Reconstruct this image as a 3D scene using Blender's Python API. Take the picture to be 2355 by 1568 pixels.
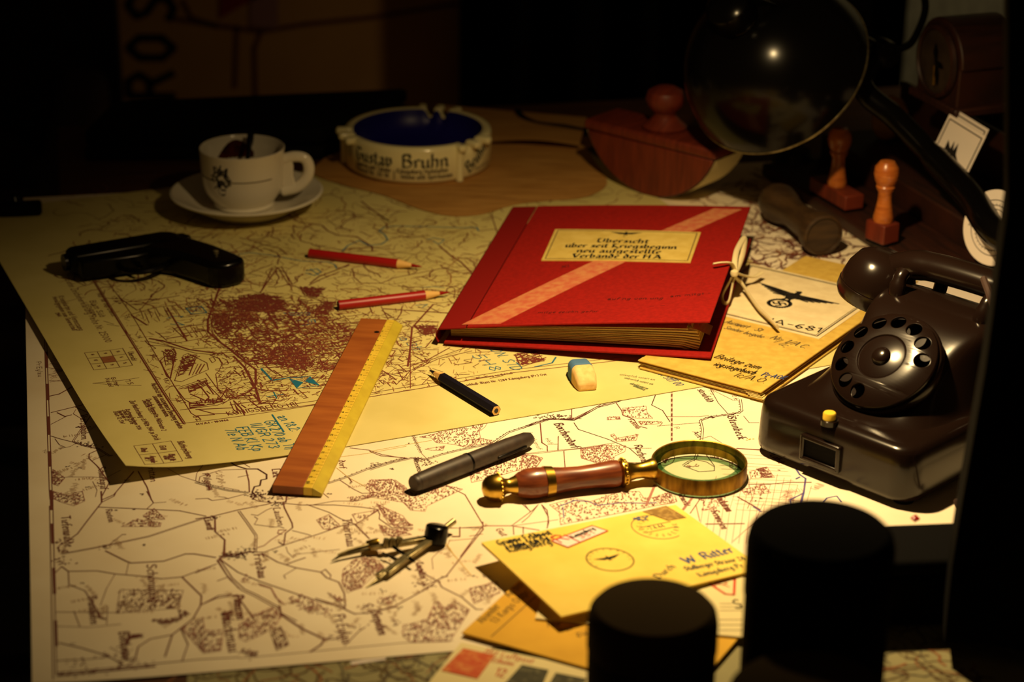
import bpy, math, random
from mathutils import Matrix, Vector
random.seed(7)
for o in list(bpy.data.objects): bpy.data.objects.remove(o)
SC = bpy.context.scene
COL = SC.collection
R = math.radians
# ------------------------------------------------------------------ camera
F, TH, RO, H = 5000.0, R(22.5), R(0.5), 0.674
def ray(px, py):
    x = (px - 1177.5) / F; y = -(py - 784) / F
    c, s = math.cos(RO), math.sin(RO); x, y = c*x - s*y, s*x + c*y
    return Vector((x, math.cos(TH) + y*math.sin(TH), -math.sin(TH) + y*math.cos(TH)))
def W(px, py, z=0.0):            # point at height z seen at that pixel of the photograph
    d = ray(px, py); return Vector((0, 0, H)) + d * ((z - H) / d.z)
def WY(px, py, Y):               # point at depth Y
    d = ray(px, py); return Vector((0, 0, H)) + d * (Y / d.y)
cam = bpy.data.cameras.new('camera'); co = bpy.data.objects.new('camera', cam); COL.objects.link(co)
cam.sensor_width = 36; cam.lens = F / 2355 * 36; cam.clip_start = 0.02
up0 = Vector((0, math.sin(TH), math.cos(TH))); fw = Vector((0, math.cos(TH), -math.sin(TH))); xr = Vector((1, 0, 0))
cr = math.cos(RO)*xr + math.sin(RO)*up0; cu = -math.sin(RO)*xr + math.cos(RO)*up0
m = Matrix((cr, cu, -fw)).transposed().to_4x4(); m.translation = (0, 0, H); co.matrix_world = m
cam.dof.use_dof = True; cam.dof.focus_distance = 1.63; cam.dof.aperture_fstop = cam.lens / 13.0
SC.camera = co
# ------------------------------------------------------------------ world, lights, exposure
w = bpy.data.worlds.new('world'); SC.world = w; w.use_nodes = True
w.node_tree.nodes['Background'].inputs[0].default_value = (1.0, 0.55, 0.2, 1)
w.node_tree.nodes['Background'].inputs[1].default_value = 0.016
def spot(name, loc, aim, power, color, size, blend, radius):
    l = bpy.data.lights.new(name, 'SPOT'); l.energy = power; l.color = color
    l.spot_size = R(size); l.spot_blend = blend; l.shadow_soft_size = radius
    o = bpy.data.objects.new(name, l); COL.objects.link(o); o.location = loc
    o.rotation_euler = (Vector(aim) - Vector(loc)).to_track_quat('-Z', 'Y').to_euler()
spot('overhead_spot_light', (0.11, 1.42, 0.48), (0.165, 1.457, 0), 21.0, (1.0, 0.70, 0.32), 130, 1.0, 0.012)
spot('added_wall_fill_spot', (1.05, 2.50, 0.9), (0.85, 3.10, -0.05), 10.0, (1.0, 0.78, 0.45), 120, 1.0, 0.05)  # second spot is an added unseen fill, brightening the back wall
SC.view_settings.view_transform = 'Standard'; SC.view_settings.look = 'None'
SC.view_settings.exposure = 0.0; SC.view_settings.gamma = 1.0; SC.view_settings.use_curve_mapping = False

# ------------------------------------------------------------------ materials
def lin(c):
    return tuple(((v/255)/12.92 if v/255 <= .04045 else ((v/255+.055)/1.055)**2.4) for v in c)
_M = {}
def mat(name, rgb, rough=.6, metal=0., rgb2=None, scale=40., stretch=(1,1,1), bump=0., bscale=200., spec=.5, coat=0., detail=4., lo=.35, hi=.65):
    if name in _M: return _M[name]
    M = bpy.data.materials.new(name); M.use_nodes = True; nt = M.node_tree; b = nt.nodes['Principled BSDF']
    b.inputs['Base Color'].default_value = (*lin(rgb), 1); b.inputs['Roughness'].default_value = rough
    b.inputs['Metallic'].default_value = metal; b.inputs['Specular IOR Level'].default_value = spec
    b.inputs['Coat Weight'].default_value = coat
    tc = nt.nodes.new('ShaderNodeTexCoord'); mp = nt.nodes.new('ShaderNodeMapping'); mp.inputs['Scale'].default_value = stretch
    nt.links.new(tc.outputs['Object'], mp.inputs[0])
    if rgb2:
        n = nt.nodes.new('ShaderNodeTexNoise'); n.inputs['Scale'].default_value = scale; n.inputs['Detail'].default_value = detail
        r = nt.nodes.new('ShaderNodeValToRGB'); r.color_ramp.elements[0].color = (*lin(rgb), 1); r.color_ramp.elements[1].color = (*lin(rgb2), 1)
        r.color_ramp.elements[0].position = lo; r.color_ramp.elements[1].position = hi
        nt.links.new(mp.outputs[0], n.inputs[0]); nt.links.new(n.outputs[0], r.inputs[0]); nt.links.new(r.outputs[0], b.inputs['Base Color'])
    if bump:
        n = nt.nodes.new('ShaderNodeTexNoise'); n.inputs['Scale'].default_value = bscale; n.inputs['Detail'].default_value = 3
        bp = nt.nodes.new('ShaderNodeBump'); bp.inputs['Strength'].default_value = bump; bp.inputs['Distance'].default_value = .001
        nt.links.new(mp.outputs[0], n.inputs[0]); nt.links.new(n.outputs[0], bp.inputs['Height']); nt.links.new(bp.outputs[0], b.inputs['Normal'])
    _M[name] = M; return M
def glass(name, tint, fac=.12, rough=.02):
    M = bpy.data.materials.new(name); M.use_nodes = True; nt = M.node_tree; nt.nodes.remove(nt.nodes['Principled BSDF'])
    t = nt.nodes.new('ShaderNodeBsdfTransparent'); t.inputs[0].default_value = (*tint, 1)
    g = nt.nodes.new('ShaderNodeBsdfGlossy'); g.inputs['Roughness'].default_value = rough
    lw = nt.nodes.new('ShaderNodeLayerWeight'); pw_ = nt.nodes.new('ShaderNodeMath'); pw_.operation = 'POWER'; pw_.inputs[1].default_value = 4
    fr = nt.nodes.new('ShaderNodeMath'); fr.operation = 'MULTIPLY_ADD'; fr.inputs[1].default_value = .6; fr.inputs[2].default_value = .035
    nt.links.new(lw.outputs['Facing'], pw_.inputs[0]); nt.links.new(pw_.outputs[0], fr.inputs[0])
    mx = nt.nodes.new('ShaderNodeMixShader'); nt.links.new(fr.outputs[0], mx.inputs[0])
    nt.links.new(t.outputs[0], mx.inputs[1]); nt.links.new(g.outputs[0], mx.inputs[2])
    nt.links.new(mx.outputs[0], nt.nodes['Material Output'].inputs[0]); _M[name] = M; return M
def flat(name, rgb, rough=.8): return mat(name, rgb, rough, spec=.2)

paper_big = mat('map_paper', (238,226,200), .85, rgb2=(226,210,180), scale=9, bump=.15, bscale=60, spec=.2)
paper_up = mat('old_map_paper', (212,198,130), .85, rgb2=(198,184,114), scale=12, bump=.12, bscale=70, spec=.2)
paper_low = mat('grey_map_paper', (158,152,112), .85, rgb2=(138,130,92), scale=14, spec=.2)
kraft = mat('kraft_paper', (188,140,74), .85, rgb2=(168,120,58), scale=20, stretch=(1,5,1), spec=.2)
ink_brown = flat('brown_ink', (112,62,52)); ink_dark = flat('dark_ink', (78,44,38)); ink_pink = flat('faded_ink', (160,110,98))
ink_tan = flat('tan_ink', (178,146,116)); ink_blue = flat('river_blue_ink', (84,80,140)); ink_yellow = flat('yellow_road_ink', (196,160,60))
ink_city = flat('city_red_ink', (110,48,38)); ink_city2 = flat('city_faded_ink', (146,92,56))
pencil_blue = flat('blue_pencil_mark', (30,104,132)); pen_blue = flat('blue_pen_ink', (52,74,128)); ink_black = flat('black_ink', (26,22,20))
ink_green = flat('faint_green_ink', (112,120,84)); ink_red = flat('red_ink', (196,62,40)); ink_grey = flat('grey_ink', (96,88,70)); ink_olive = flat('olive_ink', (96,78,50))
black_paint = mat('black_enamel', (6,5,5), .2, spec=.22)
black_matte = mat('black_felt', (9,8,8), .95, bump=.5, bscale=900, spec=.1)
black_leather = mat('black_leather', (8,7,7), .8, bump=.4, bscale=300, spec=.12)
bakelite = mat('bakelite', (24,14,10), .2, spec=.42)
gun_metal = mat('gun_metal', (20,18,18), .3, metal=.75)
dark_wood = mat('dark_walnut', (54,24,14), .5, rgb2=(36,16,10), scale=25, stretch=(1,8,1))
red_wood = mat('mahogany', (116,44,24), .45, rgb2=(92,32,18), scale=30, stretch=(8,1,1))
orange_wood = mat('varnished_beech', (188,108,44), .3, rgb2=(164,86,32), scale=60, stretch=(1,1,6), coat=.3)
handle_wood = mat('rosewood', (134,68,36), .3, rgb2=(92,42,24), scale=45, stretch=(1,1,8), coat=.35)
blond_wood = mat('blond_wood', (176,122,62), .5, rgb2=(156,102,48), scale=40, stretch=(1,1,6))
brass = mat('brass', (206,170,74), .28, metal=1.0, rgb2=(176,138,52), scale=120)
brass_aged = mat('aged_brass', (170,132,44), .42, metal=.85, rgb2=(104,74,22), scale=160, stretch=(1,1,.25))
steel = mat('plated_steel', (176,164,124), .35, metal=.9, rgb2=(130,116,80), scale=150)
ceramic = mat('white_porcelain', (226,218,198), .18, coat=.3)
cream_glaze = mat('cream_glaze', (240,230,176), .2, coat=.3)
blue_glaze = mat('cobalt_glaze', (20,14,110), .35, spec=.25)
red_card = mat('red_book_cloth', (146,22,16), .8, rgb2=(132,19,14), scale=300, bump=.1, bscale=900, spec=.15)
red_card_dark = mat('red_spine_cloth', (122,16,13), .8, bump=.1, bscale=900, spec=.15)
tape_mat = mat('paper_tape', (190,122,76), .85, rgb2=(182,88,60), scale=160)
page_mat = mat('page_paper', (226,206,140), .85, rgb2=(206,180,110), scale=60, stretch=(1,1,20), spec=.2)
manila = mat('manila_card', (206,174,84), .85, rgb2=(192,158,72), scale=120, bump=.1, bscale=400, spec=.2)
manila_dark = mat('manila_edge', (158,112,44), .85, spec=.2)
env_yellow = mat('yellow_envelope_paper', (236,210,104), .85, rgb2=(228,198,92), scale=30, spec=.2)
env_mustard = mat('mustard_envelope_paper', (222,174,60), .85, rgb2=(212,164,56), scale=30, spec=.2)
env_cream = mat('cream_envelope_paper', (226,212,160), .85, spec=.2)
white_card = mat('white_card', (228,216,206), .8, spec=.2)
label_paper = mat('label_paper', (226,210,170), .85, rgb2=(214,196,156), scale=90, spec=.2)
label_yellow = mat('yellowed_label', (206,182,100), .85, rgb2=(194,168,84), scale=90, spec=.2)
lace_mat = mat('cotton_lace', (222,206,160), .9, bump=.6, bscale=1500, spec=.2)
pencil_red = mat('red_lacquer', (158,18,16), .4); pencil_navy = mat('navy_lacquer', (16,13,28), .4)
bare_wood = mat('bare_pencil_wood', (222,176,100), .7)
ruler_wood = mat('ruler_wood', (166,94,38), .5, rgb2=(142,74,28), scale=14, stretch=(6,1,1), bump=.1, bscale=300)
ruler_yellow = mat('ruler_yellow', (228,196,66), .5, rgb2=(214,180,56), scale=60)
ruler_edge = mat('ruler_green_yellow', (196,176,50), .5, rgb2=(180,158,44), scale=60)
eraser_blue = mat('blue_rubber', (70,110,150), .85); eraser_cream = mat('cream_rubber', (232,196,130), .85, rgb2=(218,176,110), scale=200)
vulcanite = mat('black_vulcanite', (58,45,36), .48, rgb2=(44,34,28), scale=200)
coffee_mat = mat('coffee', (40,14,6), .15, rgb2=(86,34,12), scale=120)
desk_wood = mat('desk_wood', (84,50,26), .5, rgb2=(64,36,18), scale=12, stretch=(1,10,1))
chair_leather = mat('brown_chair_leather', (38,20,10), .7, rgb2=(28,14,8), scale=20, bump=.2, bscale=120)
wall_mat = mat('grey_plaster', (150,146,122), .9, rgb2=(128,124,104), scale=30, stretch=(3,1,1), bump=.6, bscale=90)
floor_mat = mat('dark_floorboards', (40,28,20), .7, rgb2=(30,20,14), scale=10, stretch=(1,10,1))
wallmap_mat = mat('wall_map_paper', (214,160,92), .9, rgb2=(196,144,78), scale=5, spec=.1)
yellow_knob = mat('yellow_plastic', (226,190,60), .35)
lens_glass = glass('lens_glass', (.93, .97, .92)); refraction_glass = glass('refraction_tint_glass', (.45, .60, .50)); bowl_glass = glass('inkwell_glass', (.55, .6, .5)); edge_glass = mat('lens_edge_glass', (120,150,130), .15)
cord_mat = mat('brown_cord', (52,30,20), .8)

# ------------------------------------------------------------------ geometry helpers
class G:
    def __init__(s): s.v = []; s.f = []; s.mi = []; s.k = 0
    def add(s, vs, fs, M=None):
        b = len(s.v)
        s.v += [tuple(M @ Vector(p)) if M else tuple(p) for p in vs]
        s.f += [tuple(i + b for i in q) for q in fs]; s.mi += [s.k]*len(fs); return s
    def box(s, c, d, M=None):
        x, y, z = c; a, b, e = d[0]/2, d[1]/2, d[2]/2
        vs = [(x+i*a, y+j*b, z+k*e) for k in (-1,1) for j in (-1,1) for i in (-1,1)]
        return s.add(vs, [(0,2,3,1),(4,5,7,6),(0,1,5,4),(2,6,7,3),(0,4,6,2),(1,3,7,5)], M)
    def lathe(s, prof, n=32, M=None, rmod=None, cap=True):
        vs = []; fs = []; rings = []
        for r, z in prof:
            if r == 0: rings.append([len(vs)]*n); vs.append((0, 0, z)); continue
            rings.append(list(range(len(vs), len(vs)+n)))
            for i in range(n):
                a = 2*math.pi*i/n; q = rmod(r, z, a) if rmod else (r, z)
                vs.append((q[0]*math.cos(a), q[0]*math.sin(a), q[1]))
        for A_, B_ in zip(rings, rings[1:]):
            for i in range(n):
                k = (i+1) % n; q = [A_[i], A_[k], B_[k], B_[i]]; q = [x for j, x in enumerate(q) if x != q[j-1]]
                if len(q) > 2: fs.append(tuple(q))
        if cap and prof[0][0] > 0: fs.append(tuple(reversed(rings[0])))
        if cap and prof[-1][0] > 0: fs.append(tuple(rings[-1]))
        return s.add(vs, fs, M)
    def ring(s, prof, n=48, M=None, rmod=None):     # closed profile
        vs = []; fs = []; L = len(prof)
        for r, z in prof:
            for i in range(n):
                a = 2*math.pi*i/n; q = rmod(r, z, a) if rmod else (r, z)
                vs.append((q[0]*math.cos(a), q[0]*math.sin(a), q[1]))
        for j in range(L):
            J = (j+1) % L
            for i in range(n):
                k = (i+1) % n; fs.append((j*n+i, j*n+k, J*n+k, J*n+i))
        return s.add(vs, fs, M)
    def tube(s, pts, r, n=10, M=None, cap=True, flatten=1.0):
        pts = [Vector(p) for p in pts]; vs = []; fs = []; u = None
        for i, p in enumerate(pts):
            t = (pts[min(i+1, len(pts)-1)] - pts[max(i-1, 0)]).normalized()
            if u is None:
                u = t.orthogonal().normalized()
                if abs(t.z) < .9: u = (Vector((0,0,1)) - t*t.z).normalized()
            u = (u - t*u.dot(t)).normalized(); b = t.cross(u)
            rr = r[i] if isinstance(r, (list, tuple)) else r
            for k in range(n):
                a = 2*math.pi*k/n; vs.append(p + rr*(flatten*math.cos(a)*u + math.sin(a)*b))
        for i in range(len(pts)-1):
            for k in range(n):
                j = (k+1) % n; fs.append((i*n+k, i*n+j, (i+1)*n+j, (i+1)*n+k))
        if cap: fs.append(tuple(range(n-1, -1, -1))); fs.append(tuple(range((len(pts)-1)*n, len(pts)*n)))
        return s.add(vs, fs, M)
    def prism(s, poly, z0, z1, M=None):
        n = len(poly); vs = [(x, y, z0) for x, y in poly] + [(x, y, z1) for x, y in poly]
        fs = [tuple(range(n-1, -1, -1)), tuple(range(n, 2*n))] + [(i, (i+1) % n, n+(i+1) % n, n+i) for i in range(n)]
        return s.add(vs, fs, M)
    def grid(s, fn, nu, nv, M=None):
        vs = [fn(i/nu, j/nv) for j in range(nv+1) for i in range(nu+1)]
        fs = [(j*(nu+1)+i, j*(nu+1)+i+1, (j+1)*(nu+1)+i+1, (j+1)*(nu+1)+i) for j in range(nv) for i in range(nu)]
        return s.add(vs, fs, M)
    def sheet(s, fn, nu, nv, t, M=None):            # grid with thickness t downward
        n = (nu+1)*(nv+1)
        top = [Vector(fn(i/nu, j/nv)) for j in range(nv+1) for i in range(nu+1)]
        vs = top + [p - Vector((0,0,t)) for p in top]; fs = []
        I = lambda i, j: j*(nu+1)+i
        for j in range(nv):
            for i in range(nu):
                q = (I(i,j), I(i+1,j), I(i+1,j+1), I(i,j+1)); fs.append(q); fs.append(tuple(n+k for k in reversed(q)))
        bd = [I(i,0) for i in range(nu+1)] + [I(nu,j) for j in range(1,nv+1)] + [I(i,nv) for i in range(nu-1,-1,-1)] + [I(0,j) for j in range(nv-1,0,-1)]
        for a, b in zip(bd, bd[1:]+bd[:1]): fs.append((a, n+a, n+b, b))
        return s.add(vs, fs, M)
    def obj(s, name, mats, parent=None, world=False, smooth=True, bevel=0, seg=2, sub=0, ang=40, solid=0):
        vs = s.v
        if world and parent: Mi = ROOT[parent.name].inverted(); vs = [tuple(Mi @ Vector(p)) for p in vs]
        me = bpy.data.meshes.new(name); me.from_pydata(vs, [], s.f)
        ms = mats if isinstance(mats, (list, tuple)) else [mats]
        for q in ms: me.materials.append(q)
        if len(ms) > 1: me.polygons.foreach_set('material_index', s.mi)
        me.validate(); me.update()
        if smooth: me.shade_smooth(); me.set_sharp_from_angle(angle=R(ang))
        o = bpy.data.objects.new(name, me); COL.objects.link(o)
        if parent: o.parent = parent
        if bevel:
            b = o.modifiers.new('bevel', 'BEVEL'); b.width = bevel; b.segments = seg; b.limit_method = 'ANGLE'; b.angle_limit = R(35)
        if sub: q = o.modifiers.new('subdivision', 'SUBSURF'); q.levels = sub; q.render_levels = sub
        return o
ROOT = {}
def thing(name, label, cat, loc=(0,0,0), rot=(0,0,0), group=None):
    o = bpy.data.objects.new(name, None); COL.objects.link(o); o.empty_display_size = .02
    o.location = loc; o.rotation_euler = rot; o['label'] = label; o['category'] = cat
    if group: o['group'] = group
    from mathutils import Euler
    ROOT[o.name] = Matrix.Translation(Vector(loc)) @ Euler(rot).to_matrix().to_4x4(); return o
def tag(o, label, cat, group=None):
    o['label'] = label; o['category'] = cat
    if group: o['group'] = group
    return o
def struct(o): o['kind'] = 'structure'; return o
def axisM(o, d, upv=None):
    d = Vector(d).normalized(); M = d.to_track_quat('Z', 'Y').to_matrix().to_4x4()
    if upv is not None:
        y = Vector(upv); y = (y - d*y.dot(d)).normalized(); x = y.cross(d); M = Matrix((x, y, d)).transposed().to_4x4()
    M.translation = Vector(o); return M
def rotz(o, a): return Matrix.Translation(Vector(o)) @ Matrix.Rotation(a, 4, 'Z')
def smooth(pts, n=6):
    P = [Vector(p) for p in pts]; out = []
    for i in range(len(P)-1):
        a, b, c, d = P[max(i-1,0)], P[i], P[i+1], P[min(i+2,len(P)-1)]
        for k in range(n):
            t = k/n; out.append(.5*((2*b)+(c-a)*t+(2*a-5*b+4*c-d)*t*t+(3*b-a-3*c+d)*t**3))
    return out + [P[-1]]

# ------------------------------------------------------------------ stroke alphabet (skeleton letters; x-height 1)
_GL = {
'a':(.75,".1,.8 .3,1 .5,.85 .5,.15 .65,0;.5,.6 .15,.4 .15,.15 .3,0 .5,.15"),'b':(.75,".15,1.7 .15,.15 .32,0 .55,.15 .55,.8 .4,1 .15,.8"),
'c':(.6,".55,.85 .4,1 .15,.8 .15,.15 .3,0 .5,.15"),'d':(.75,".2,1.6 .55,1.1 .55,.15 .35,0 .15,.15 .15,.8 .3,1 .55,.8"),
'e':(.65,".15,.45 .5,.65 .5,.85 .35,1 .15,.8 .15,.15 .3,0 .5,.15"),'f':(.5,".5,1.6 .35,1.7 .2,1.5 .2,-.1;.05,1 .45,1"),
'g':(.75,".55,.85 .35,1 .15,.8 .15,.2 .3,.05 .55,.2;.55,1 .55,-.4 .35,-.6 .1,-.45"),'h':(.75,".15,1.7 .15,0;.15,.8 .35,1 .55,.85 .55,.1 .45,-.2"),
'i':(.4,".1,.9 .2,.8 .2,.12 .32,0;.2,1.3 .26,1.38"),'j':(.4,".2,1 .2,-.4 .05,-.55;.2,1.3 .26,1.38"),'k':(.68,".15,1.7 .15,0;.15,.55 .45,.95 .5,.75 .2,.5 .58,0"),
'l':(.4,".15,1.7 .15,.12 .28,0"),'m':(1.1,".05,.88 .15,.8 .15,0;.15,.8 .35,1 .5,.85 .5,0;.5,.8 .7,1 .85,.85 .85,.12 .98,0"),
'n':(.75,".05,.88 .15,.8 .15,0;.15,.8 .35,1 .55,.85 .55,.12 .68,0"),'o':(.7,".35,1 .15,.8 .15,.15 .35,0 .55,.2 .55,.8 .35,1"),
'p':(.75,".15,1.1 .15,-.6;.15,.8 .35,1 .55,.8 .55,.15 .35,0 .15,.15"),'q':(.75,".55,.8 .35,1 .15,.8 .15,.15 .35,0 .55,.15;.55,1 .55,-.6"),
'r':(.55,".05,.88 .15,.8 .15,0;.15,.8 .3,1 .48,.88"),'s':(.6,".5,.88 .35,1 .15,.8 .5,.3 .4,.05 .1,.1"),'S_':(.5,".45,1.6 .32,1.7 .2,1.5 .2,0;.1,.9 .2,.9"),
't':(.5,".2,1.4 .2,.12 .38,0;.05,1 .42,1"),'u':(.75,".05,.9 .15,.8 .15,.12 .3,0 .55,.2;.55,1 .55,.12 .68,0"),'v':(.7,".1,1.1 .15,.2 .35,0 .55,.3 .5,.9 .35,1"),
'w':(1.0,".1,1.1 .15,.15 .3,0 .45,.2 .45,.95;.45,.2 .6,0 .82,.3 .78,.9 .62,1"),'x':(.65,".1,1 .55,0;.5,1 .1,0"),'y':(.7,".1,1 .15,.2 .35,.05 .55,.3;.55,1 .5,-.3 .2,-.6"),
'z':(.6,".1,1 .5,1 .1,.1 .5,.0 .3,-.4"),
'A':(1.0,".05,0 .45,1.6 .85,0;.2,.55 .7,.55"),'B':(.95,".15,0 .15,1.6 .6,1.6 .7,1.25 .55,.9 .15,.9;.55,.9 .8,.55 .7,.1 .15,0"),'C':(.9,".8,1.3 .55,1.6 .2,1.3 .15,.5 .4,0 .8,.25"),
'D':(1.0,".15,0 .15,1.6 .55,1.55 .85,1.0 .75,.3 .4,0 .15,0"),'E':(.85,".75,1.6 .15,1.6 .15,0 .75,0;.15,.85 .6,.85"),'F':(.8,".75,1.6 .15,1.6 .15,0;.15,.85 .6,.85"),
'G':(1.0,".8,1.35 .5,1.6 .18,1.2 .18,.4 .5,0 .82,.25 .82,.75 .5,.75"),'H':(1.0,".15,1.6 .15,0;.8,1.6 .8,0;.15,.85 .8,.85"),'I':(.4,".2,1.6 .2,0"),'J':(.6,".5,1.6 .5,.2 .3,0 .1,.2"),
'K':(.95,".15,1.6 .15,0;.75,1.6 .15,.7 .85,0"),'L':(.8,".15,1.6 .15,0 .7,0"),'M':(1.15,".1,0 .2,1.6 .55,.4 .9,1.6 1.0,0"),'N':(1.0,".15,0 .15,1.6 .8,0 .8,1.6"),
'O':(1.05,".5,1.6 .15,1.2 .15,.4 .5,0 .85,.4 .85,1.2 .5,1.6"),'P':(.9,".15,0 .15,1.6 .6,1.6 .8,1.2 .6,.8 .15,.8"),'Q':(1.05,".5,1.6 .15,1.2 .15,.4 .5,0 .85,.4 .85,1.2 .5,1.6;.6,.4 .95,-.1"),
'R':(.95,".15,0 .15,1.6 .6,1.6 .8,1.2 .6,.85 .15,.85;.5,.85 .85,0"),'S':(.9,".75,1.4 .5,1.6 .18,1.3 .3,.95 .7,.6 .7,.2 .4,0 .1,.2"),'T':(.9,".05,1.6 .85,1.6;.45,1.6 .45,0"),
'U':(1.0,".15,1.6 .15,.3 .45,0 .8,.3 .8,1.6"),'V':(.95,".05,1.6 .45,0 .85,1.6"),'W':(1.3,".05,1.6 .35,0 .65,1.3 .95,0 1.25,1.6"),'X':(.9,".1,1.6 .8,0;.8,1.6 .1,0"),
'Y':(.9,".05,1.6 .45,.8 .85,1.6;.45,.8 .45,0"),'Z':(.85,".1,1.6 .75,1.6 .1,0 .75,0"),
'0':(.8,".4,1.5 .12,1.1 .12,.4 .4,0 .66,.4 .66,1.1 .4,1.5"),'1':(.55,".1,1.2 .32,1.5 .32,0"),'2':(.8,".12,1.2 .38,1.5 .66,1.15 .1,0 .7,0"),'3':(.8,".12,1.35 .4,1.5 .66,1.2 .35,.85 .68,.45 .4,0 .1,.2"),
'4':(.8,".5,0 .5,1.5 .08,.45 .7,.45"),'5':(.8,".66,1.5 .2,1.5 .15,.85 .5,.9 .66,.45 .4,0 .1,.15"),'6':(.8,".6,1.4 .3,1.2 .12,.5 .4,0 .66,.4 .4,.8 .14,.5"),
'7':(.8,".1,1.5 .68,1.5 .3,0"),'8':(.8,".4,.82 .15,1.15 .4,1.5 .64,1.15 .4,.82 .1,.4 .4,0 .68,.4 .4,.82"),'9':(.8,".64,1.0 .4,.7 .14,1.1 .4,1.5 .66,1.1 .5,.3 .2,.05"),
'-':(.6,".1,.7 .5,.7"),'.':(.3,".12,.0 .16,.06"),',':(.3,".16,.05 .08,-.2"),':':(.3,".12,.1 .16,.16;.12,.8 .16,.86"),'/':(.6,".05,-.2 .55,1.6"),'(':(.4,".35,1.7 .15,1.1 .15,.4 .35,-.2"),')':(.4,".05,1.7 .25,1.1 .25,.4 .05,-.2"),' ':(.45,""),
}
for a, b in (('ä','a'),('ö','o'),('ü','u'),('Ü','U'),('Ö','O')):
    h = 1.75 if b.isupper() else 1.35
    _GL[a] = (_GL[b][0], _GL[b][1] + ";.2,%g .26,%g;.48,%g .54,%g" % (h, h+.08, h, h+.08))
_GL['ß'] = (.75, ".15,-.1 .15,1.4 .35,1.7 .55,1.4 .35,.95 .6,.5 .45,0 .3,.1")
GLY = {k: (a, [[tuple(map(float, p.split(','))) for p in st.split()] for st in d.split(';') if st]) for k, (a, d) in _GL.items()}

class Ink:                        # flat print: strips, polygons and letters laid on a surface through fn(u,v)->xyz
    def __init__(s, fn, cols, jz=0.): s.fn0 = fn; s.g = G(); s.cols = cols; s.jz = jz; s.dz = 0.
    def fn(s, u, v): p = s.fn0(u, v); return (p[0], p[1], p[2]+s.dz)
    def poly(s, pts, c):
        s.dz = s.jz*random.random()
        s.g.k = s.cols.index(c); s.g.add([s.fn(*p) for p in pts], [tuple(range(len(pts)))])
    def line(s, pts, wd, c, step=None, closed=False):
        if closed: pts = list(pts) + [pts[0]]
        s.g.k = s.cols.index(c); s.dz = s.jz*random.random()
        for (x0, y0), (x1, y1) in zip(pts, pts[1:]):
            L = math.hypot(x1-x0, y1-y0)
            if L < 1e-7: continue
            dx, dy = (x1-x0)/L, (y1-y0)/L; h = wd/2; ex = h*.35
            n = max(1, int(L/step)) if step else 1
            q = []
            for k in range(n+1):
                t = -ex + (L+2*ex)*k/n; X, Y = x0+dx*t, y0+dy*t
                q += [s.fn(X-dy*h, Y+dx*h), s.fn(X+dy*h, Y-dx*h)]
            s.g.add(q, [(2*k+1, 2*k+3, 2*k+2, 2*k) for k in range(n)])
    def nib(s, pts, nb, c, ca):
        s.g.k = s.cols.index(c); s.dz = s.jz*random.random()
        nx, ny = nb*math.cos(ca)/2, nb*math.sin(ca)/2
        for (x0, y0), (x1, y1) in zip(pts, pts[1:]):
            q = [(x0-nx,y0-ny),(x0+nx,y0+ny),(x1+nx,y1+ny),(x1-nx,y1-ny)]
            if (nx*(y1-y0)-ny*(x1-x0)) < 0: q.reverse()
            s.g.add([s.fn(*p) for p in q], [(0,1,2,3)])
    def width(s, t): return sum(GLY[ch][0] for ch in t if ch in GLY)
    def text(s, t, x, y, ang, size, c, wd=None, style='mono', fit=None, slant=0., jit=0., align=0):
        sx = size
        if fit: sx = fit / s.width(t)
        ca, sa = math.cos(ang), math.sin(ang); cur = -align*s.width(t)*sx
        wd = wd or size*.14
        T = lambda px, py: (x + ca*px - sa*py, y + sa*px + ca*py)
        for ch in t:
            if ch not in GLY: continue
            adv, sts = GLY[ch]
            j = random.uniform(-jit, jit)*size
            for st in sts:
                p = [T(cur + sx*a + slant*size*b, size*b + j) for a, b in st]
                if style == 'mono': s.line(p, wd, c)
                else:
                    s.nib(p, size*.36, c, ang + R(38)); s.line(p, wd*.5, c)
                    if style == 'fraktur' and ch.isupper():
                        s.nib([T(cur+sx*(-.08), size*1.25), T(cur+sx*.2, size*1.62), T(cur+sx*.42, size*1.45)], size*.22, c, ang+R(38))
            cur += adv*sx
        return cur
    def obj(s, name, parent): return s.g.obj(name, [_C[c] for c in s.cols], parent, world=True, smooth=False)
_C = dict(br=ink_brown, dk=ink_dark, pk=ink_pink, tn=ink_tan, bl=ink_blue, ye=ink_yellow, ct=ink_city, c2=ink_city2, pb=pencil_blue, pn=pen_blue, bk=ink_black, gr=ink_green, rd=ink_red, gy=ink_grey, ol=ink_olive)
def crop(x0, y0, s):              # reads points noted in an enlargement of the photograph
    return lambda t: [(x0 + float(a)/s, y0 + float(b)/s) for a, b in (p.split(',') for p in t.split())]
def inside(p, poly):
    x, y = p; c = False; j = len(poly)-1
    for i in range(len(poly)):
        a, b = poly[i], poly[j]
        if (a[1] > y) != (b[1] > y) and x < (b[0]-a[0])*(y-a[1])/(b[1]-a[1]) + a[0]: c = not c
        j = i
    return c
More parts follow.
